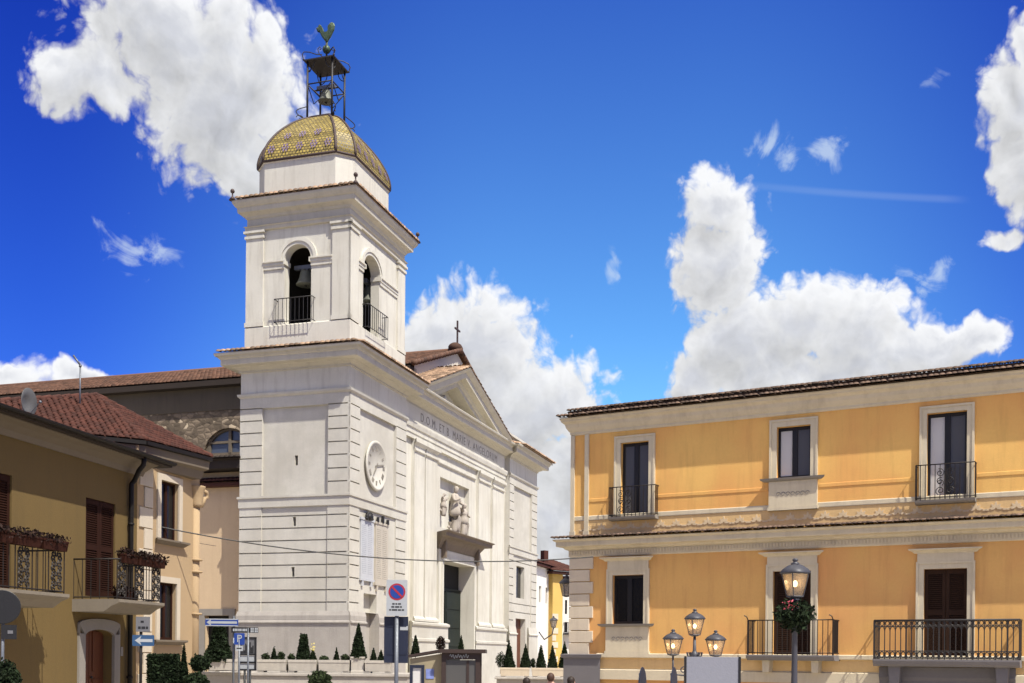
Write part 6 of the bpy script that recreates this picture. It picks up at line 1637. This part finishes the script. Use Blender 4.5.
def shrub(kind, label, px, py0, py1, hwpx, Y, m_='leaf', group=GRP, cat='shrub', top=0., name=None, stem=None):
    p = spot(px, Y); z0, z1 = zat(py1, Y, px), zat(py0, Y, px); r = hwpx * Y / F_PX; h = z1 - z0
    t = thing(name or ('cone_shrub' if kind == 'cone' else 'round_shrub'), label, cat, (p.x, p.y, z0), random.uniform(0, 6) if kind != 'box' else R(12), group)
    n = int(min(4200, max(500, 1500 * (hwpx / 6) * ((py1 - py0) / 20)))); sz = max(.04, min(.09, r * .16))
    mb = MB()
    if kind == 'cone':
        pts = []
        ph = random.uniform(0, 6)
        for _ in range(n):
            u_ = random.random(); tt = u_ if top else 1 - math.sqrt(u_)
            a = random.uniform(0, math.tau); prof_ = (1 - tt * (1 - top)) if top else (1 - tt) ** .9
            rr = r * prof_ * (random.random() ** .22) * (1 + .08 * math.sin(4 * a + 9 * tt + ph) + random.gauss(0, .05))
            pts.append((rr * math.cos(a), rr * math.sin(a), h * (.02 + tt * .98) + random.gauss(0, .015)))
        leaves(mb, pts, sz)
        core = MB(); core.lathe([(r * .8, 0), (r * .85, h * .08), (r * (.8 * (.45 + .55 * top)), h * .5), (max(r * .7 * top, r * .06), h * .93)], (0, 0, 0), 10); core.build('inner_twigs', m_, t)
    elif kind == 'box':
        core = MB(); core.box(-r * .85, r * .85, -r * .8, r * .8, 0, h * .93); core.build('inner_twigs', m_, t)
        pts = []
        for _ in range(n * 2):
            q = [random.uniform(-1, 1) for _ in range(3)]; k = random.randrange(3); q[k] = math.copysign(1 - abs(random.gauss(0, .06)), q[k]); pts.append((q[0] * r, q[1] * r, h * (.5 + .5 * q[2])))
        leaves(mb, pts, sz)
    else: leaves(mb, ball_pts(n, r, h * .5, h * .5), sz)
    mb.build('foliage', m_, t)
    mb = MB(); mb.tube([(0, 0, -.3 if stem is None else -stem), (0, 0, h * .5)], max(.015, r * .08), 6); mb.build('stem', 'bark', t)
    return t


def trough(label, px0, px1, py0, py1, Y, group='concrete planters along the church steps', m_='planter'):
    p = spot((px0 + px1) / 2, Y); w = (px1 - px0) * Y / F_PX / 2 - .02; z1, z0 = zat(py0, Y), zat(py1, Y)
    t = thing('planter', label, 'planter', (p.x, p.y, z0), 0, group); h = z1 - z0
    mb = MB(); mb.loft([[(-w * a, -.35 * b, z), (w * a, -.35 * b, z), (w * a, .35 * b, z), (-w * a, .35 * b, z)] for a, b, z in ((.97, .9, .06), (1, 1, h - .1), (1.01, 1.04, h - .1), (1.01, 1.04, h), (.97, .85, h), (.96, .8, h - .08))]); mb.build('box', m_, t)
    for s in (-.8, .8): mb = MB(); mb.box(s * w - .12, s * w + .12, -.3, .3, 0, .07); mb.build('foot', 'plinth_stone', t)
    mb = MB(); mb.box(-w * .955, w * .955, -.27, .27, h - .1, h - .07); mb.build('soil', 'bark', t); return t


YP = 42.0
mb = MB(); x0_, x1_ = spot(205, YP).x, spot(409, YP).x; zt_ = zat(674.5, YP)
mb.box(x0_, x1_, YP - .6, YP + 2.2, 0, zt_ - .12); mb.box(x0_ - .05, x1_ + .05, YP - .68, YP + 2.2, zt_ - .12, zt_); tag(mb.build('terrace_wall', 'plinth_stone', bevel=.02), 'low stone terrace wall carrying the planters below the tower', 'wall')
for i, (a, b) in enumerate(((259, 288.5), (289.5, 318.5), (319.5, 351))):
    trough('concrete planter below the tower, %s' % ('nearest the information board' if i == 0 else 'middle one under the clipped tall cone' if i == 1 else 'beside the stone pedestal'), a, b, 661.5, 674.2, YP)
trough('concrete planter right of the pedestal, behind the no parking sign', 365.5, 392, 661.5, 674.2, YP)
trough('concrete planter at the left end, under the dark cypress', 211, 240, 661.5, 674.2, YP - 1)
p = spot(358.5, YP); T = thing('pedestal', 'pale stone pedestal carrying the tallest cone shrub', 'pedestal', (p.x, p.y, zt_))
mb = MB(); h = zat(658, YP) - zt_; ring(-.24, .24, -.24, .24, [(.02, 0), (.02, .08), (0, .1), (0, h - .1), (.03, h - .06), (.03, h)], mb); mb.build('block', 'planter', T)
shrub('ball', 'low flowering bush at the left end of the first planter', 265.5, 653, 662, 4.2, YP, 'leaf2')
shrub('cone', 'short dark cone in the first planter', 274, 646.5, 662, 3.8, YP)
shrub('ball', 'ragged green bush right of the short cone in the first planter', 281, 651.5, 662, 4, YP, 'leaf2')
shrub('ball', 'small pale bush at the left end of the second planter', 291.5, 653.5, 662, 3.4, YP, 'leaf2')
shrub('cone', 'broad clipped cone with a flat top in the second planter', 303.5, 634.5, 662, 7.4, YP, top=.42)
shrub('cone', 'small cone with yellow flowers beside the flat-topped cone', 312.8, 648.5, 662, 4.4, YP)
p = spot(312.3, YP - .35); T = thing('yellow_flowers', 'little cluster of yellow flowers beside the flat-topped cone', 'flowers', (p.x, p.y, zat(649, YP))); mb = MB(); leaves(mb, ball_pts(26, .12, .16, 0), .035); mb.build('petals', 'yellow', T)
shrub('ball', 'spreading bush in the third planter', 324, 655.5, 663, 4.8, YP, 'leaf2')
shrub('cone', 'slim small cone in the third planter', 336.5, 647.5, 662, 3.2, YP)
shrub('ball', 'ragged bush at the right end of the third planter', 345, 654, 662, 4.4, YP, 'leaf2')
shrub('cone', 'tallest pointed cone, on the pedestal by the tower corner', 358.3, 623, 658.5, 8.0, YP)
shrub('cone', 'small cone just right of the pedestal', 373.5, 648, 662, 3.8, YP)
shrub('cone', 'small cone half hidden by the dark sign board', 381, 650, 662, 4, YP)
shrub('ball', 'loose green shrub growing in front of the terrace wall', 320, 671, 690, 11, YP - 2.2, 'leaf2', None)
shrub('cone', 'big dark cypress before the grey doorway of the annex', 219, 626, 662, 13.5, YP - 1, top=.30)
YH = 27.0
shrub('box', 'square clipped hedge beside the beige house', 164, 655, 700, 14, YH, group=None, name='hedge', cat='hedge')
shrub('cone', 'slim dark cypress between the hedge and the ball tree', 184, 645, 690, 5.4, YH, group=None)
t = shrub('ball', 'clipped ball tree on a bare stem next to the slim cypress', 200.5, 655.5, 671, 10, YH, group=None, name='ball_tree', cat='small tree', stem=1.3)
shrub('ball', 'low bush at the foot of the ball tree', 196, 673, 695, 12, YH - 1, group=None)
shrub('ball', 'dark leafy bush in the bottom left corner', 5, 661, 715, 15, 19, group=None)
shrub('cone', 'pointed cone behind the left end of the kiosk roof', 415.5, 634, 655, 4.8, 44)
shrub('ball', 'small brownish bush behind the kiosk, left of the church door', 440.5, 636, 652, 4.6, 46, 'dry')
shrub('cone', 'small cone behind the kiosk in front of the church door', 461, 635, 652, 3.4, 46)
YR = 58.0
GRP2 = 'cones in the planters at the right end of the church'
mb = MB(); x0_, x1_ = spot(497, YR).x, spot(572, YR).x; zt_ = zat(677, YR); mb.box(x0_, x1_, YR - .8, YR + 3, 0, zt_ - .1); mb.box(x0_ - .1, x1_ + .1, YR - .95, YR + 3, zt_ - .1, zt_); tag(mb.build('terrace_wall', 'plinth_stone', bevel=.02), 'low stone terrace wall at the right end of the church', 'wall')
for i, (a, b) in enumerate(((500, 530), (531.5, 567))): trough('pale planter under the cones, %s' % ('left of the two before the side door' if i == 0 else 'nearest the palazzo'), a, b, 667.5, 677, YR, 'planters at the right end of the church', 'quoin')
shrub('ball', 'round bush at the left end of the right-hand planters', 500.5, 652, 668, 4.6, YR, group=GRP2)
shrub('cone', 'leftmost of the row of five pointed cones, before the church corner', 509, 640, 668, 6.2, YR, group=GRP2)
shrub('cone', 'second pointed cone, before the brown side door', 525.5, 644, 668, 5.8, YR, group=GRP2)
shrub('ball', 'small filler bush between the second and third cones', 533, 658, 668, 2.6, YR, group=GRP2)
shrub('cone', 'third pointed cone, before the white far house', 541, 644, 668, 5.4, YR, group=GRP2)
shrub('cone', 'fourth pointed cone, before the yellow far house', 552.5, 644.5, 668, 5.4, YR, group=GRP2)
shrub('cone', 'fifth pointed cone, close to the grey palazzo corner', 564.5, 642, 668, 6.2, YR, group=GRP2)

# ------------------------------------------------------------------ three people sitting on a bench, heads just in view
YB = 27.5
p = spot(549, YB); T = thing('bench', 'wooden bench on which three people sit, below the right-hand planters', 'bench', p, R(4))
mb = MB()
for k in range(4): mb.box(-.85, 1.15, -.22 + k * .11, -.13 + k * .11, .39, .42)
mb.build('seat', 'bench', T)
for x in (-.75, 1.05): mb = MB(); mb.box(x - .04, x + .04, -.2, .2, 0, .39); mb.build('leg', 'iron', T)


def sitter(label, px, head_top_py, shirt, hair, turn, long_hair):
    p = spot(px, YB - .02); zt_ = zat(head_top_py, YB, px); s = 1.0; dz = zt_ - 1.27
    t = thing('person', label, 'person', (p.x, p.y, dz), R(180 + turn), 'people on the bench')
    # facing local -y means towards the camera; rotated by 180 they look at the church
    J = dict(pel=(0, 0, .53), sp=(0, .02, .72), ch=(0, .01, .90), nk=(0, 0, 1.02), hd=(0, -.02, 1.11), tp=(0, .0, 1.20), sl=(-.16, .01, .95), el=(-.21, -.02, .70), hl=(-.12, -.22, .57), sr=(.16, .01, .95), er=(.21, -.02, .70), hr=(.12, -.22, .57), kl=(-.11, -.42, .50), fl=(-.11, -.40, .08), tl=(-.11, -.55, .04), kr=(.11, -.42, .50), fr=(.11, -.40, .08), tr=(.11, -.55, .04), hpl=(-.09, -.05, .50), hpr=(.09, -.05, .50))
    rad = dict(pel=.14, sp=.12, ch=.13, nk=.052, hd=.085, tp=.062, sl=.06, el=.042, hl=.03, sr=.06, er=.042, hr=.03, kl=.062, fl=.04, tl=.035, kr=.062, fr=.04, tr=.035, hpl=.09, hpr=.09)
    Ed = [('pel', 'sp'), ('sp', 'ch'), ('ch', 'nk'), ('nk', 'hd'), ('hd', 'tp'), ('ch', 'sl'), ('sl', 'el'), ('el', 'hl'), ('ch', 'sr'), ('sr', 'er'), ('er', 'hr'), ('pel', 'hpl'), ('hpl', 'kl'), ('kl', 'fl'), ('fl', 'tl'), ('pel', 'hpr'), ('hpr', 'kr'), ('kr', 'fr'), ('fr', 'tr')]

    def skin(nm, keys, grow, m_, cut=None):
        ks = [k for k in J if k in keys]; me = bpy.data.meshes.new(nm); me.from_pydata([J[k] for k in ks], [(ks.index(a), ks.index(b)) for a, b in Ed if a in ks and b in ks], []); me.materials.append(M[m_])
        o = bpy.data.objects.new(nm, me); COL.objects.link(o); o.parent = t; m = o.modifiers.new('skin', 'SKIN'); m.use_smooth_shade = True
        for i, k in enumerate(ks): me.skin_vertices[0].data[i].radius = (rad[k] + grow,) * 2; me.skin_vertices[0].data[i].use_root = (i == 0)
        d = o.modifiers.new('sub', 'SUBSURF'); d.levels = d.render_levels = 2; return o
    body = skin('body', list(J), 0, 'skin')
    skin('shirt', ['pel', 'sp', 'ch', 'sl', 'el', 'sr', 'er'], .014, shirt); skin('trousers', ['pel', 'hpl', 'kl', 'fl', 'hpr', 'kr', 'fr'], .013, 'trousers')
    mb = MB(); mb.smooth = True; mb.ball((0, .028, 1.155), .108, 14, (.92, 1.02, 1.05))
    if long_hair: mb.ball((0, .06, 1.04), .095, 12, (1.0, .7, 1.5))
    mb.build('hair', hair, t)
    mb = MB()
    for s_ in (-1, 1): mb.ball((s_ * .032, -.098, 1.125), .010, 6)
    mb.build('eyes', 'ink', t)
    mb = MB(); mb.loft([[(-.013, -.095, 1.085), (.013, -.095, 1.085), (0, -.122, 1.088)], [(-.006, -.095, 1.125), (.006, -.095, 1.125), (0, -.104, 1.125)]]); mb.box(-.022, .022, -.098, -.09, 1.055, 1.062); mb.build('nose_and_mouth', 'skin', t)
    for s_ in (-1, 1):
        mb = MB(); mb.ball((s_ * .09, .0, 1.11), .026, 6, (.4, .7, 1.2)); mb.build('ear', 'skin', t)
        mb = MB()
        for k in range(5):
            a = J['hl'] if s_ < 0 else J['hr']; x = a[0] + (k - 2) * .014 * s_
            ln = (.05, .075, .082, .076, .06)[k]
            mb.tube([(x, a[1] - .02, a[2]), (x + (.02 * -s_ if k == 0 else 0), a[1] - .02 - ln * .6, a[2] - .005), (x + (.03 * -s_ if k == 0 else 0), a[1] - .02 - ln, a[2] - .03)], [.010, .009, .006], 6)
        mb.build('fingers', 'skin', t)
    return t


sitter('person in a dark blue shirt sitting at the left end of the bench', 526.5, 677, 'shirt', 'hair', 14, False)
sitter('person with dark hair sitting in the middle of the bench, head highest', 551, 672.5, 'shirt', 'hair2', -8, False)
sitter('person with long dark hair and a rust shirt at the right end of the bench', 571.5, 676, 'shirt2', 'hair', -22, True)
